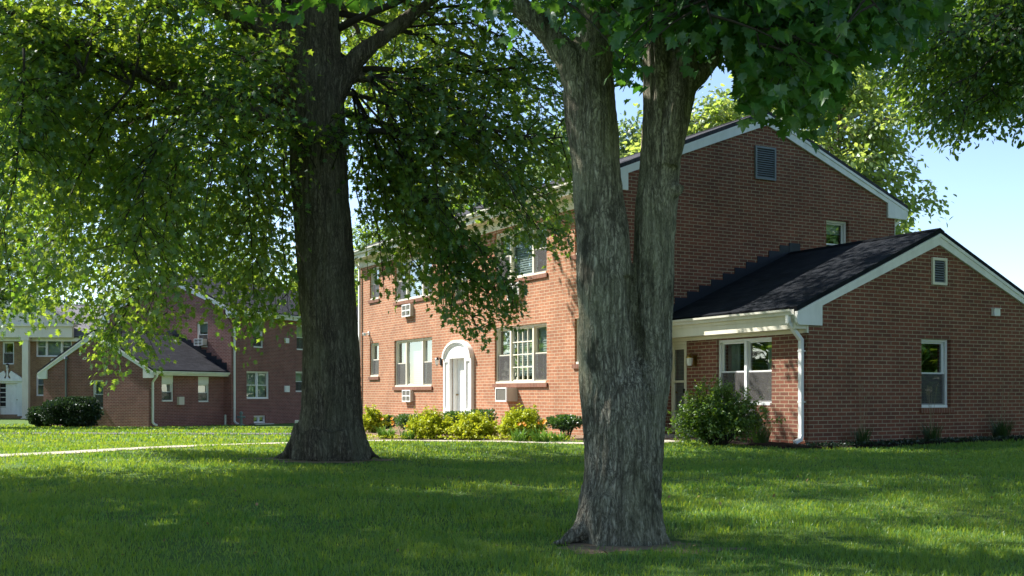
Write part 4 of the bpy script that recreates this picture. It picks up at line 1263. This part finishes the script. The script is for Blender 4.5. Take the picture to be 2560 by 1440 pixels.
# ---- pin oak
T2 = empty('oak_tree', (TREE2[0], TREE2[1], 0), label='huge oak with a dark flared trunk and spreading lower limbs', cat='tree')
o2 = (TREE2[0], TREE2[1], 0); Y2 = 17.2
mb = MB()
px_tube(mb, [(828, 1175, 118), (828, 1146, 106), (829, 1120, 95), (830, 1080, 85), (831, 1020, 78), (829, 950, 74), (825, 850, 70), (818, 720, 71), (810, 600, 73), (801, 480, 73), (795, 380, 73), (789, 300, 73), (786, 220, 73), (786, 140, 69), (787, 60, 64), (788, -60, 60), (790, -300, 50), (792, -700, 38), (796, -1200, 22), (800, -1700, 8)], Y2, 24, o2)
for rows in ([(770, 1075, 36, -.1), (746, 1114, 25, -.15), (722, 1138, 14, -.2), (690, 1148, 6, -.25)],
             [(885, 1080, 36, -.1), (908, 1112, 23, -.1), (934, 1134, 11, -.15), (962, 1146, 5, -.3)],
             [(815, 1090, 50, -.4), (812, 1130, 36, -.55), (804, 1150, 14, -.66)], [(860, 1090, 46, -.35), (872, 1128, 28, -.48), (886, 1150, 11, -.6)],
             [(780, 1100, 40, -.35), (766, 1130, 24, -.46), (752, 1150, 10, -.58)]):
    px_tube(mb, rows, Y2, 12, o2)
LIMBS = [
    [(765, 190, 42), (728, 130, 40), (690, 90, 38), (640, 55, 36), (585, 25, 33), (520, -8, 30), (400, -70, 24, -.8), (200, -150, 14, -1.6)],
    [(775, 120, 34), (735, 60, 32), (680, 20, 28), (620, -20, 25), (480, -130, 18, .6)],
    [(830, 240, 34), (862, 190, 32), (890, 150, 28), (930, 110, 23), (985, 70, 20), (1050, 25, 17), (1110, -25, 14), (1300, -170, 8, -.4)],
    [(760, 250, 30), (715, 240, 29), (660, 220, 24, .1), (600, 235, 20, .2), (500, 255, 16, .3), (390, 262, 13, .4), (250, 300, 8, .5)],
    [(740, 300, 24), (700, 305, 22, -.3), (600, 300, 17, -.8), (480, 275, 14, -1.4), (330, 215, 12, -2.2), (210, 180, 10, -2.9), (60, 120, 8, -3.6)],
    [(840, 200, 22), (890, 185, 20, .1), (925, 190, 15, .2)],
    [(830, 225, 14), (880, 222, 10, .3), (960, 228, 8, .8)],
]
for rows in LIMBS: px_tube(mb, rows, Y2, 12, o2)


def bark2(x, y, z):
    a = mnoise.noise(Vector((x * 13, y * 13, z * 1.6))); b = mnoise.noise(Vector((x * 28, y * 28, z * 5)))
    c = mnoise.noise(Vector((x * 2.2, y * 2.2, z * .9)))
    return -(abs(a) ** .8) * .035 - abs(b) * .014 + c * .03


remeshed('trunk', mb, M['barkoak'], T2, .028, bark2, 3)

ok = vbound([(-3000, 860), (-200, 850), (0, 835), (60, 800), (110, 770), (160, 800), (200, 850), (240, 945), (330, 930), (400, 920), (430, 905), (470, 800), (520, 780), (560, 840), (620, 860), (680, 840), (740, 905), (760, 790), (775, 440), (800, 420), (840, 430), (880, 470), (900, 720), (950, 745), (1000, 760), (1060, 790), (1120, 830), (1200, 860), (1240, 830), (1300, 810), (1325, 700), (1350, 640), (1430, 640), (1450, 560), (1500, 200), (1530, 60), (1650, 0), (1750, -150), (4000, -400)], 18)
co = Crown()
def bo2(p0, p2, **k):
    p0 = Vector(p0) - Vector(o2); p2 = Vector(p2) - Vector(o2)
    co.bough(p0, p2, keep=lambda P, j=1: ok(P + np.array(o2), j), **k)
kw = dict(size=.112, leaves=54, tl=1.1, spread=.16)
# drooping sprays that reach low on the left
for (a, b, rz_, tw) in (((500, 255, 17.5), (300, 900, 17.8), .5, 34), ((390, 262, 17.6), (250, 850, 18.6), .8, 30), ((480, 275, 15.8), (420, 800, 16.8), .5, 26), ((600, 235, 17.4), (560, 800, 18.5), .6, 26),
                        ((250, 300, 17.7), (40, 780, 18.3), .7, 30), ((330, 215, 15), (120, 700, 15.2), .5, 26), ((600, 300, 16.4), (640, 820, 17.2), .5, 24), ((390, 262, 17.6), (340, 860, 18.0), .5, 30), ((60, 120, 13.6), (-60, 760, 14), .4, 26),
                        ((660, 220, 17.3), (690, 780, 18.6), .5, 24), ((500, 255, 17.5), (160, 760, 19.5), .9, 28), ((250, 300, 17.7), (60, 560, 20), .9, 26), ((480, 275, 15.8), (330, 640, 14.5), .4, 24), ((600, 235, 17.4), (470, 640, 19), .5, 24), ((700, 305, 16.9), (720, 900, 17.9), .4, 18)):
    bo2(at(*a), at(*b), rise=rz_, r=.018, twigs=tw + 4, start=.12, droop=.45, **kw)
# dense layered foliage over the upper left
st_ = [(660, 220, 17.3), (500, 255, 17.5), (390, 262, 17.6), (480, 275, 15.8), (330, 215, 15), (210, 180, 14.3), (585, 25, 17.2), (640, 55, 17.2)]
for i in range(34):
    e = (random.uniform(-60, 690), random.uniform(-40, 430), random.choice((14.2, 15, 16, 17.5, 18.5, 19.5, 20.5)))
    a = min(st_, key=lambda q: (q[0] - e[0]) ** 2 + (q[1] - e[1]) ** 2 + 4000 * (q[2] - e[2]) ** 2 + random.uniform(0, 60000))
    bo2(at(*a), at(*e), rise=.5, r=.02, twigs=22, start=.15, droop=.35, size=.112, leaves=46, tl=1.1, spread=.16)
# right side: fan of drooping branches in front of the sunlit house
for (a, b, rz_, tw) in (((925, 190, 17.4), (1290, 800, 17.6), -1.25, 36), ((925, 190, 17.4), (1200, 830, 17.0), -1.25, 26), ((925, 190, 17.4), (1400, 600, 17.9), 1.1, 34), ((960, 228, 18), (1130, 780, 18.4), -1.25, 28), ((960, 228, 18), (1010, 740, 18.6), .6, 24),
                        ((925, 190, 17.4), (1420, 430, 18.6), .9, 30), ((925, 190, 17.4), (1350, 300, 18.8), .6, 28), ((985, 70, 17.3), (1430, 250, 17.4), .8, 30), ((880, 222, 17.5), (960, 700, 17.4), .5, 20), ((925, 190, 17.4), (1250, 520, 19.5), .8, 28),
                        ((960, 228, 18), (1340, 620, 20), 1.0, 28), ((1050, 25, 17.2), (1440, 90, 18), .6, 26), ((925, 190, 17.4), (1100, 560, 16.2), .6, 22), ((925, 190, 17.4), (1330, 560, 16.4), .8, 26), ((880, 222, 17.5), (920, 700, 18.6), .3, 18),
                        ((960, 228, 18), (1230, 640, 18.2), -1.25, 28), ((960, 228, 18), (1090, 640, 19.6), .6, 24), ((880, 222, 17.5), (1325, 770, 17.2), -1.5, 34), ((880, 222, 17.5), (1240, 720, 17.8), -1.3, 32), ((880, 222, 17.5), (1150, 700, 17.0), -.9, 28), ((925, 190, 17.4), (1420, 600, 17.4), -.6, 32), ((925, 190, 17.4), (1400, 500, 17.8), -.5, 30), ((925, 190, 17.4), (1380, 380, 17.9), -.2, 28), ((880, 222, 17.5), (1040, 690, 18.2), -.5, 24)):
    bo2(at(*a), at(*b), rise=rz_ + .25, r=.022, twigs=tw, start=.15, droop=.28, size=.11, leaves=34, tl=1.05, spread=.14)
# leaves on small shoots along the trunk
for (a, b) in (((790, 420, 16.75), (700, 300, 16.3)), ((800, 400, 16.75), (830, 290, 16.2)), ((830, 420, 16.7), (860, 330, 16.3)), ((800, 560, 16.75), (840, 480, 16.4)), ((780, 380, 16.7), (740, 330, 16.2))):
    bo2(at(*a), at(*b), rise=.15, r=.012, twigs=10, start=.2, droop=.3, size=.13, leaves=20, tl=.6, spread=.1)
# added hidden limbs reaching towards the house, shading the wing roof and front
for e in ((-3.4, 28.3, 9.0), (-4.3, 29.0, 9.8), (-2.6, 28.2, 8.2), (-1.5, 27.5, 12.5), (.5, 27.5, 12.5), (1.2, 27.0, 13), (-1, 26, 12), (.3, 26.2, 12.3), (-2, 27, 11.5), (1.0, 28, 13.2), (-.5, 28, 12.8)):
    bo2((TREE2[0], TREE2[1], 8.5), e, rise=1.2, r=.06, twigs=44, start=.3, droop=.4, size=.15, leaves=30, tl=1.3, spread=.2)
for i in range(26):  # boughs added above the view to deepen the shade on the right lawn
    h = 8.2 + 5.5 * i / 26; a = -1.1 + 2.5 * ((i * .618) % 1); ln = random.uniform(4, 8.5)
    bo2((TREE2[0], TREE2[1], h), (TREE2[0] + math.cos(a) * ln, TREE2[1] + math.sin(a) * ln, h + random.uniform(.3, 1.2)), rise=.6, r=.05, twigs=34, start=.2, droop=.3, size=.14, leaves=24, tl=1.3, spread=.17)
# general crown
for i in range(104):
    h = 5.0 + 11.5 * ((i + .5) / 104) ** .95; a = i * 2.39996
    ln = (8.3 if h < 9 else 8.3 * math.sqrt(max(.05, 1 - ((h - 9) / 8.6) ** 2))) * random.uniform(.7, 1.08)
    if h > 9: ln *= 1 + .45 * max(0, math.cos(a - 1.15))  # upper crown lengthened on the house side to shade the wing roof
    b0 = Vector((TREE2[0] - .02 * h + .2 * math.cos(a), TREE2[1] + .2 * math.sin(a), h))
    dz = -1.3 + .32 * (h - 5) + random.uniform(-.7, .6)
    if math.sin(a) < -.5 and h < 9.5: continue
    if math.sin(a) < -.2 and h < 8.5: dz += 1.2
    b2 = b0 + Vector((math.cos(a) * ln, math.sin(a) * ln, dz))
    bo2(b0, b2, rise=.9, r=.06, twigs=36, tl=1.4, start=.15, droop=.4, size=.14, leaves=22, spread=.17)
co.build(T2, 'oak', M['oakleaf'], M['twig'], .75)

# ---- tree whose boughs hang in from the upper right
tx, ty = 13.2, 19.5
T3 = empty('linden_tree', (tx, ty, 0), label='small-leaved tree hanging in from the upper right corner', cat='tree')
mb = MB(); mb.tube([(0, 0, -.2), (0, 0, .3), (.1, 0, 3), (0, .1, 7), (-.1, 0, 11), (0, 0, 14)], [.42, .32, .26, .2, .12, .03], 14)
mb.build('trunk', M['barkoak'], T3, smooth=True)
rk = vbound([(-3000, -2000), (2080, -300), (2120, 20), (2150, 90), (2200, 60), (2230, 180), (2180, 210), (2220, 240), (2280, 335), (2340, 355), (2390, 372), (2430, 345), (2500, 350), (2560, 348), (2700, 420), (5000, 700)], 8)
c3 = Crown(); o3 = np.array((tx, ty, 0))
def bo3(p0, p2, **k):
    c3.bough(np.array(p0) - o3, np.array(p2) - o3, keep=lambda P, j=1: rk(P + o3, j), **k)
for (u, v, Y) in ((2200, 250, 18), (2300, 320, 19), (2380, 345, 18.5), (2460, 300, 18), (2560, 330, 19), (2200, 130, 19), (2300, 200, 20), (2420, 200, 20), (2150, 40, 18.5), (2250, 60, 19.5), (2350, 100, 18), (2500, 120, 19), (2180, -60, 18), (2550, 220, 17), (2450, 20, 20), (2330, 270, 17.2), (2500, 260, 20.5), (2230, 190, 20.5), (2260, 280, 19), (2200, 200, 17.5), (2320, 330, 17), (2390, 300, 20), (2160, 90, 18), (2280, 130, 17)):
    bo3((tx - .2, ty, 7.6 + random.random() * 2), at(u, v, Y), rise=.7, r=.04, twigs=40, start=.3, droop=.35, size=.11, leaves=60, tl=1.2, spread=.16)
for i in range(50):
    h = 5.5 + 8 * i / 50; a = i * 2.39996; ln = 4.8 * math.sqrt(max(.1, 1 - ((h - 8) / 6.2) ** 2))
    bo3((tx, ty, h), (tx + math.cos(a) * ln, ty + math.sin(a) * ln, h + random.uniform(-.8, .8)), rise=.6, r=.04, twigs=20, start=.25, size=.13, leaves=18, tl=1.2, spread=.14)
c3.build(T3, 'oval', M['sideleaf'], M['twig'], .7)


# ---- background trees
def bgtree(x, y, h, rad, base, label, mat='farleaf', size=.3, n=60, leaves=10, group=None, name='background_tree', twigs=20, bark='paletwig', tr=.22, kind='oval'):
    z0 = g1(x, y)
    T = empty(name, (x, y, z0), label=label, cat='tree', group=group)
    mb = MB(); mb.tube([(0, 0, -.3), (.05, 0, base * .6), (-.1, .1, base + (h - base) * .4), (0, 0, h * .92)], [tr * 1.2, tr, tr * .7, .04], 9)
    mb.build('trunk', M[bark], T, smooth=True)
    c = Crown()
    for i in range(n):
        f = (i + .5) / n; hh = base + (h - base) * f * .9; a = i * 2.39996 + x
        ln = rad * math.sqrt(max(.06, 1 - ((f - .38) / .66) ** 2)) * random.uniform(.6, 1.15)
        c.bough((0, 0, hh), (math.cos(a) * ln, math.sin(a) * ln, hh + .25 * ln * (f + .1) + random.uniform(-.5, .5)), rise=.5, r=.05, twigs=twigs, tl=rad * .36, start=.3, droop=.25, size=size, leaves=leaves, spread=.22)
    c.build(T, kind, M[mat], M[bark], .9)
    return T


bgtree(13.7, 46, 15.5, 3.6, 4.5, 'tall loose-crowned tree rising behind the right slope of the big gable', size=.26, n=80, leaves=15, twigs=24)
bgtree(17.2, 50, 9.5, 2.2, 3, 'slim young tree between the gable and the wing ridge', size=.25, n=30, leaves=9, twigs=16)
bgtree(8.2, 48, 14.6, 4.5, 4, 'round sunlit tree behind the left slope of the big gable', size=.28, n=60, leaves=14)
bgtree(4.4, 52, 14.2, 4.6, 4, 'pale green tree behind the roof just left of the maple', 'farleaf2', size=.3, n=60, leaves=14)
bgtree(-2.4, 56, 12.6, 4.5, 4, 'pale green tree behind the far end of the sunlit house', 'farleaf2', size=.3, n=55, leaves=14)
bgtree(-14.5, 84, 11.0, 5.2, 3, 'light green tree behind the plum brick house next to the oak trunk', 'farleaf', size=.42, n=55, leaves=7)
bgtree(-22, 88, 11.5, 5.5, 3, 'leafy tree behind the middle of the plum brick house', 'farleaf2', size=.42, n=50, leaves=7)
bgtree(-30.5, 92, 10.0, 5.2, 3, 'bluish green tree in the gap between the two far houses', 'farleaf2', size=.42, n=50, leaves=7)
bgtree(-42, 98, 9.6, 5.5, 3, 'far tree over the roof of the tan house', 'farleaf2', size=.45, n=40, leaves=7)
bgtree(-20.5, 40, 13, 5.2, 4.4, 'bright backlit tree on the left beyond the oak', 'oakleaf', size=.22, n=70, leaves=12, twigs=24, bark='twig', kind='oak', name='shade_tree')
bgtree(-8.5, 78, 13.5, 4.8, 4.5, 'sunlit tree far behind the oak trunk', 'oakleaf', size=.22, n=56, leaves=11, twigs=22, bark='twig', kind='oak', name='shade_tree')


bgtree(-20, 71, 14.5, 6.0, 4.0, 'tall green tree close behind the plum brick house', 'oakleaf', size=.22, n=60, leaves=12, twigs=22, bark='twig', kind='oak', name='shade_tree')
bgtree(-12.3, 13, 13.5, 5.0, 5.5, 'added unseen tree left of the lawn that shades the near grass', 'oakleaf', size=.22, n=70, leaves=12, twigs=22, bark='twig', kind='oak', name='shade_tree')  # tree added out of view to throw dappled shade on the near left lawn
for i, (x, y, h, wd_) in enumerate(((-27, 39, 9, 'left of the far tan house'), (-36, 47, 9, 'far left beyond the tan house'), (-8, -22, 12, 'behind the viewer'), (6, -26, 13, 'straight behind the viewer'), (29, 21, 9, 'right of the house wing'), (36, 11, 10, 'far right of the lawn'), (33, 30, 9, 'beyond the wing on the right'), (44, 62, 10, 'in the distance right of the wing'), (58, 88, 11, 'farthest off to the right'))):
    bgtree(x, y, h, 6, .9, 'low-branched leafy tree ' + wd_, 'oakleaf', size=.5, n=60, leaves=8, twigs=16, bark='twig', name='lawn_tree', tr=.3)


# ================================================================ SHRUBS AND FLOWERS
def shrub(name, x, y, rx, ry, h, mat, label, n, size, kind='oval', z0=.05, shell=.5, group=None, flat=.0, spiky=0.0, cat='shrub', clump=.0):
    gz0 = g1(x, y)
    T = empty(name, (x, y, gz0), label=label, cat=cat, group=group)
    d = rand_dir(n); r = RNG.random(n) ** shell
    bump = 1 + .13 * np.sin(d[:, 0] * 5 + x) + .11 * np.sin(d[:, 1] * 6 + y) * np.cos(d[:, 2] * 5) + .07 * np.sin(d[:, 0] * 13 + d[:, 2] * 9)
    if clump:
        cl = rand_dir(60); dots = (d @ cl.T).max(1); bump *= 1 - clump * (1 - sstep(.86, .98, dots))
    P = d * r[:, None] * bump[:, None]
    if flat: P[:, 2] = np.clip(P[:, 2], -1, flat) 
    P = P * np.array([rx, ry, (h - z0) / 2]) + np.array([0, 0, z0 + (h - z0) / 2])
    P[:, 2] = np.maximum(P[:, 2], .02)
    A = d + RNG.normal(size=(n, 3)) * .6 + np.array([0, 0, .35 + spiky])
    leaves_mesh('foliage', P, A, rand_dir(n) + d * .6 + np.array([0, 0, .4]), size * RNG.uniform(.6, 1.3, n), kind, mat, T)
    mb = MB()
    for i in range(9):
        a = i * 2.4; e = .75 * random.uniform(.5, 1)
        mb.tube([(.06 * math.cos(a), .06 * math.sin(a), -.05), (rx * e * .5 * math.cos(a), ry * e * .5 * math.sin(a), h * .35), (rx * e * math.cos(a), ry * e * math.sin(a), h * .72)], [.018, .013, .006], 5)
    mb.build('stem_bundle', M['twig'], T)
    return T


def twigshrub(name, x, y, rx, ry, h, mat, label, stems, size, group=None, cat='shrub', leaves=70, kind='oval', bark='twig', low=.12):
    T = empty(name, (x, y, g1(x, y)), label=label, cat=cat, group=group)
    c = Crown()
    for i in range(stems):
        a = i * 2.39996; f = ((i + .5) / stems) ** .6
        tip = np.array((math.cos(a) * rx * f * random.uniform(.7, 1.1), math.sin(a) * ry * f * random.uniform(.7, 1.1), h * (1 - .62 * f ** 2.2) * random.uniform(.6, 1.08)))
        b0 = np.array((math.cos(a) * rx * .12, math.sin(a) * ry * .12, 0))
        L = np.linalg.norm(tip - b0); mid = b0 * .5 + tip * .5 + np.array((0, 0, .16 * h)); K = bez(b0, mid, tip, 7)
        c.tubes.tube(K, [.010, .009, .008, .006, .005, .004, .002], 4)
        for j in range(9):
            g = .25 + .75 * (j + random.random()) / 9; k = min(5, int(g * 6)); q = K[k] + (K[k + 1] - K[k]) * (g * 6 - k if g < 1 else 1)
            d = (K[k + 1] - K[k]) / L * 3 + RNG.normal(size=3) * .75 + np.array((0, 0, .25)); d /= np.linalg.norm(d); l = h * random.uniform(.14, .34)
            e = q + d * l; e[2] = max(e[2], .03)
            c.twig(q, e, l, leaves, size, .004, None, .035)
    c.build(T, kind, M[mat], M[bark], .9, 'foliage')
    return T


def place(u, v, Y): p = at(u, v, Y); return p.x, p.y


def bedshrub(name, u0, u1, vt, Y, mat, label, n, size, group=None, dep=.8, **k):
    x = ((u0 + u1) / 2 - CX) / F * Y; rx = (u1 - u0) / 2 / F * Y; h = EYE - (vt - HOR) / F * Y - g1(x, Y)
    return shrub(name, x, Y, rx * 1.03, rx * dep, h, mat, label, n, size, group=group, **k)


def bedtwig(u0, u1, vt, Y, label, group):
    x = ((u0 + u1) / 2 - CX) / F * Y; rx = (u1 - u0) / 2 / F * Y; h = EYE - (vt - HOR) / F * Y - g1(x, Y)
    twigshrub('golden_shrub', x, Y, rx * 1.32, rx * 1.05, h * 1.06, 'goldleaf', label, 58, .06, group, leaves=115)


gg = 'golden shrubs in the front bed'
bedtwig(1022, 1126, 1036, 24.2, 'golden shrub in the bed below the arched door, touching another on its right', gg)
bedtwig(1121, 1243, 1043, 23.9, 'broad golden shrub right of the arched door with bare twigs at its foot', gg)
bedtwig(1252, 1350, 1028, 23.4, 'tallest golden shrub, behind the right-hand daylilies', gg)
bedtwig(912, 954, 1027, 27.5, 'small golden shrub peeping out beside the oak trunk', gg)
hh = 'clipped green shrubs against the sunlit front'
bedshrub('clipped_shrub', 948, 992, 1036, 31.5, M['boxleaf'], 'small dark clipped shrub nearest the oak trunk', 1700, .055, hh, flat=.75)
bedshrub('clipped_shrub', 986, 1056, 1033, 30.5, M['boxleaf'], 'wide dark clipped shrub below the left three-part window', 2400, .055, hh, flat=.75)
bedshrub('clipped_shrub', 1104, 1174, 1025, 28.3, M['boxleaf'], 'bright clipped shrub in front of the arched door', 2600, .055, hh, flat=.75)
bedshrub('clipped_shrub', 1168, 1242, 1019, 27.6, M['boxleaf'], 'bright clipped shrub just right of the arched door', 2600, .055, hh, flat=.75)
bedshrub('clipped_shrub', 1268, 1354, 1018, 26.2, M['boxleaf'], 'bright clipped shrub below the deep air conditioner', 2800, .055, hh, flat=.75)
bedshrub('clipped_shrub', 1367, 1460, 1036, 23.3, M['boxleaf'], 'leggy clipped shrub beside the maple trunk', 2600, .055, hh, flat=.7, z0=.22)
# wing bush
p = place(1800, 1110, 20.9)
twigshrub('bush', p[0] + .02, p[1] + .3, 1.0, .62, 1.12, 'bushleaf', 'loose feathery green bush in front of the wing window', 92, .058, None, 'bush', 85)
# yews in front of house two
p = place(181, 1064, 48.0)
shrub('yew_bush', p[0], p[1], 1.28, 1.0, 1.42, M['yewleaf'], 'large dark clipped yew mound before the plum brick wing', 14000, .10, 'oval', flat=.82, shell=.3, clump=.2)
p = place(102, 1060, 48.8)
shrub('yew_bush', p[0], p[1], .52, .5, .98, M['yewleaf'], 'smaller clipped yew left of the large mound', 4500, .09, 'oval', flat=.82, shell=.3, clump=.2)


def straps(n, L, w, spread, droop, z=0.0):
    """arching strap leaves as ribbons"""
    V, T = [], []
    for i in range(n):
        a = random.uniform(0, 2 * math.pi); l = L * random.uniform(.6, 1.1); s = spread * random.uniform(.25, 1.0); dr = droop * random.uniform(.4, 1.3)
        b = random.uniform(0, .09 * (1 + spread)); bx, by = b * math.cos(a + 1), b * math.sin(a + 1)
        d = Vector((math.cos(a), math.sin(a), 0)); sd = Vector((-d.y, d.x, 0)); k0 = len(V); K = 6
        for q in range(K):
            t = q / (K - 1); p = Vector((bx, by, z)) + d * (l * s * t ** 1.15) + Vector((0, 0, l * (t - dr * t ** 2.4)))
            ww = w * (1 - t) ** .6 * (.5 + min(1, t * 4) * .5) + .0008
            V += [p - sd * ww, p + sd * ww]
        for q in range(K - 1): T.append((k0 + 2 * q, k0 + 2 * q + 1, k0 + 2 * q + 3, k0 + 2 * q + 2))
    return np.array([tuple(v) for v in V]), np.array(T)


def daylily(x, y, h, n, label, nfl, group, wid=1.0):
    T = empty('daylily_clump', (x, y, g1(x, y)), label=label, cat='flowers', group=group)
    V, F_ = straps(n, h, .014, .75 * wid, .55); mesh_np('leaf_tuft', V, F_, M['strap'], T)
    st = MB()
    for i in range(nfl):
        a = random.uniform(0, 6.28); r = random.uniform(.1, .42) * wid * h; z = h * random.uniform(.72, 1.08)
        c = Vector((r * math.cos(a), r * math.sin(a), z)); st.tube([(c.x * .3, c.y * .3, 0), (c.x * .7, c.y * .7, z * .6), c], .004, 4)
        P, A, Nn = [], [], []
        tilt = Vector((random.uniform(-.7, .7), -.8, .7)).normalized()
        t1 = tilt.orthogonal().normalized(); t2 = tilt.cross(t1)
        for k in range(6):
            w_ = k * math.pi / 3; d_ = (t1 * math.cos(w_) + t2 * math.sin(w_)) + tilt * .55
            P.append(tuple(c)); A.append(tuple(d_)); Nn.append(tuple(tilt))
        leaves_mesh('flower', np.array(P), np.array(A), np.array(Nn), np.full(6, .05), 'oval', M['petal'], T)
    st.build('stem_bundle', M['strap'], T)


dg = 'daylilies in the front bed'
for (u, v, Y, h, n, nf, lb, wd) in ((965, 1098, 24.4, .46, 110, 4, 'daylily clump with orange blooms beside the oak trunk', 1.1), (1018, 1100, 24.0, .36, 90, 1, 'low daylily clump left of the golden shrubs', 1.0),
                                (1300, 1110, 22.5, .42, 90, 3, 'daylily clump with orange blooms before the tallest golden shrub', 1.0), (1355, 1112, 22.2, .40, 120, 4, 'largest daylily clump, right of the tallest golden shrub', 1.2), (1395, 1108, 22.6, .30, 70, 0, 'flowerless daylily clump at the right end of the front bed', 1.1)):
    x, y = place(u, v, Y); daylily(x, y, h, n, lb, nf, dg, wd)


def reedclump(x, y, h, n, label, group, stalks=5, sh=1.2):
    T = empty('ornamental_grass', (x, y, g1(x, y) + .02), label=label, cat='plant', group=group)
    V, F_ = straps(n, h, .006, .6, .38); mesh_np('blade_tuft', V, F_, M['reed'], T)
    mb = MB()
    for i in range(stalks):
        a = random.uniform(0, 6.28); r = random.uniform(.1, .35); z = sh * random.uniform(.75, 1.1)
        tip = Vector((r * math.cos(a), r * math.sin(a), z)); mb.tube([(0, 0, 0), (tip.x * .4, tip.y * .4, z * .6), tip], [.003, .0025, .002], 4)
        for q in range(14):
            b = tip - Vector((tip.x * .5, tip.y * .5, z * .35)) * (q / 26) 
            e = b + Vector((random.gauss(0, .03), random.gauss(0, .03), .035)); mb.tube([b, e], [.002, .0012], 3)
    mb.build('seed_stalk', M['seed'], T)


rg = 'ornamental grasses along the wing wall'
for (a, b, h, n, lb) in ((1.05, -.35, .52, 120, 'slim tuft of ornamental grass nearest the downspout on the gable side'), (3.05, -.35, .55, 150, 'tuft of ornamental grass below the wing gable window'), (5.15, -.38, .62, 210, 'largest ornamental grass tuft at the right edge')):
    q = loc1(a, b); reedclump(q[0], q[1], h, n, lb, rg, 5, 1.25)
q = loc1(-.55, .75); reedclump(q[0], q[1], .62, 170, 'bluish ornamental grass leaning out beside the feathery bush', rg, 3, .8)

# ground cover at the feet of the beds
def cover(name, pts_fn, n, size, mat, label, cat):
    P = np.array([pts_fn() for _ in range(n)]); P = np.column_stack([P, gz(P[:, 0], P[:, 1]) + .04 + RNG.random(n) * .05])
    d = rand_dir(n); tag(leaves_mesh(name, P, d + [0, 0, .5], rand_dir(n) + [0, 0, 1], size * RNG.uniform(.6, 1.3, n), 'oval', mat, None), label, cat, kind='stuff')
cover('ground_cover', lambda: loc1(random.uniform(-.6, 7.6), -.72 + random.random() ** 2 * .5), 2600, .05, M['yewleaf'], 'dark low ground cover along the foot of the wing wall', 'ground cover')
def _fb():
    i = random.uniform(0, 1); a = np.array((-4.4, 24.75)) * (1 - i) + np.array((1.3, 22.45)) * i
    return a + np.array((0, random.random() ** 2 * .8))
cover('edging_plants', _fb, 1500, .05, M['goldleaf'], 'low yellow-green edging plants along the front of the flower bed', 'ground cover')

# ================================================================ SMALL THINGS
def leaf_litter():
    n = 90
    Y = RNG.uniform(6.5, 24, n); X = RNG.uniform(-.47, .47, n) * Y
    P = np.column_stack([X, Y, gz(X, Y) + .045])
    tag(leaves_mesh('fallen_leaves', P, rand_dir(n), rand_dir(n) * .5 + [0, 0, 1], RNG.uniform(.025, .05, n), 'oval', M['litter'], None), 'scattered dry fallen leaves lying on the lawn', 'leaves', kind='stuff')
leaf_litter()
# standpipe by house two
x, y = place(603, 1062, 54.4); z = g1(x, y)
b = MB(); c = (x, y, z); b.lathe(c, [(.001, -.05), (.16, -.05), (.16, .06), (.07, .08), (.07, .36), (.13, .38), (.13, .44), (.06, .46), (.06, .54), (.1, .56), (.08, .66), (.001, .7)], 12)
b.tube([(x - .2, y, z + .41), (x + .2, y, z + .41)], .05, 8)
tag(b.build('standpipe', M['greenmetal'], smooth=True), 'short grey-green standpipe by the plum brick wall, right of its corner downspout', 'standpipe')
x, y = place(563, 1062, 53.9); z = g1(x, y)
b = MB(); b.tube([(x, y, z - .1), (x, y, z + .52), (x, y, z + .56)], [.06, .06, .02], 8); b.fbox(Fr((x, y), (1, 0), (0, -1)), -.09, .09, -.09, .09, z - .05, z + .03)
tag(b.build('pipe_post', M['metal'], smooth=False), 'thin grey pipe post left of the corner downspout', 'post')
x, y = place(747, 1083, 30.5); z = g1(x, y)
T = empty('utility_post', (x, y, z), label='small grey-green utility post half hidden behind the oak trunk', cat='post')
b = MB(); b.tube([(0, 0, -.05), (0, 0, .3)], .03, 8); b.build('stand', M['greenmetal'], T)
b = MB(); b.box(-.1, .06, -.06, .06, .16, .3); b.build('junction_box', M['metal'], T, bevel=.006)
b = MB(); b.box(-.35, .1, -.12, .12, -.02, .03); b.build('base_slab', M['flash'], T)

# ================================================================ LIGHT, SKY, CAMERA
sun_dir = Vector((-1.910, .895, 2.15)).normalized()
elev = math.asin(sun_dir.z); azim = math.atan2(sun_dir.x, sun_dir.y)
wd = bpy.data.worlds.new('World'); SC.world = wd; wd.use_nodes = True
nt = wd.node_tree; bg = nt.nodes['Background']
sky = nt.nodes.new('ShaderNodeTexSky'); sky.sky_type = 'NISHITA'; sky.sun_disc = False
sky.sun_elevation = elev; sky.sun_rotation = azim; sky.air_density = .9; sky.dust_density = 0.5; sky.ozone_density = 1.0; sky.altitude = 600
nt.links.new(sky.outputs[0], bg.inputs[0]); bg.inputs[1].default_value = .105
sl_ = bpy.data.lights.new('sun', 'SUN'); sl_.energy = 5.0; sl_.angle = R(.53); sl_.color = (1, .95, .86)
so = bpy.data.objects.new('sun', sl_); COL.objects.link(so); so.rotation_euler = (-sun_dir).to_track_quat('-Z', 'Y').to_euler()

cam = bpy.data.cameras.new('camera'); cam.sensor_width = 36; cam.lens = F / 2560 * 36; cam.shift_y = (HOR - 720) / 2560
cam.clip_start = .05; cam.clip_end = 3000
cob = bpy.data.objects.new('camera', cam); COL.objects.link(cob); cob.location = (0, 0, EYE); cob.rotation_euler = (R(90), 0, 0)
SC.camera = cob
SC.render.engine = 'CYCLES'
SC.cycles.max_bounces = 8; SC.cycles.transparent_max_bounces = 12; SC.cycles.use_denoising = True
SC.view_settings.view_transform = 'Standard'; SC.view_settings.look = 'None'; SC.view_settings.exposure = 1.36; SC.view_settings.gamma = 1
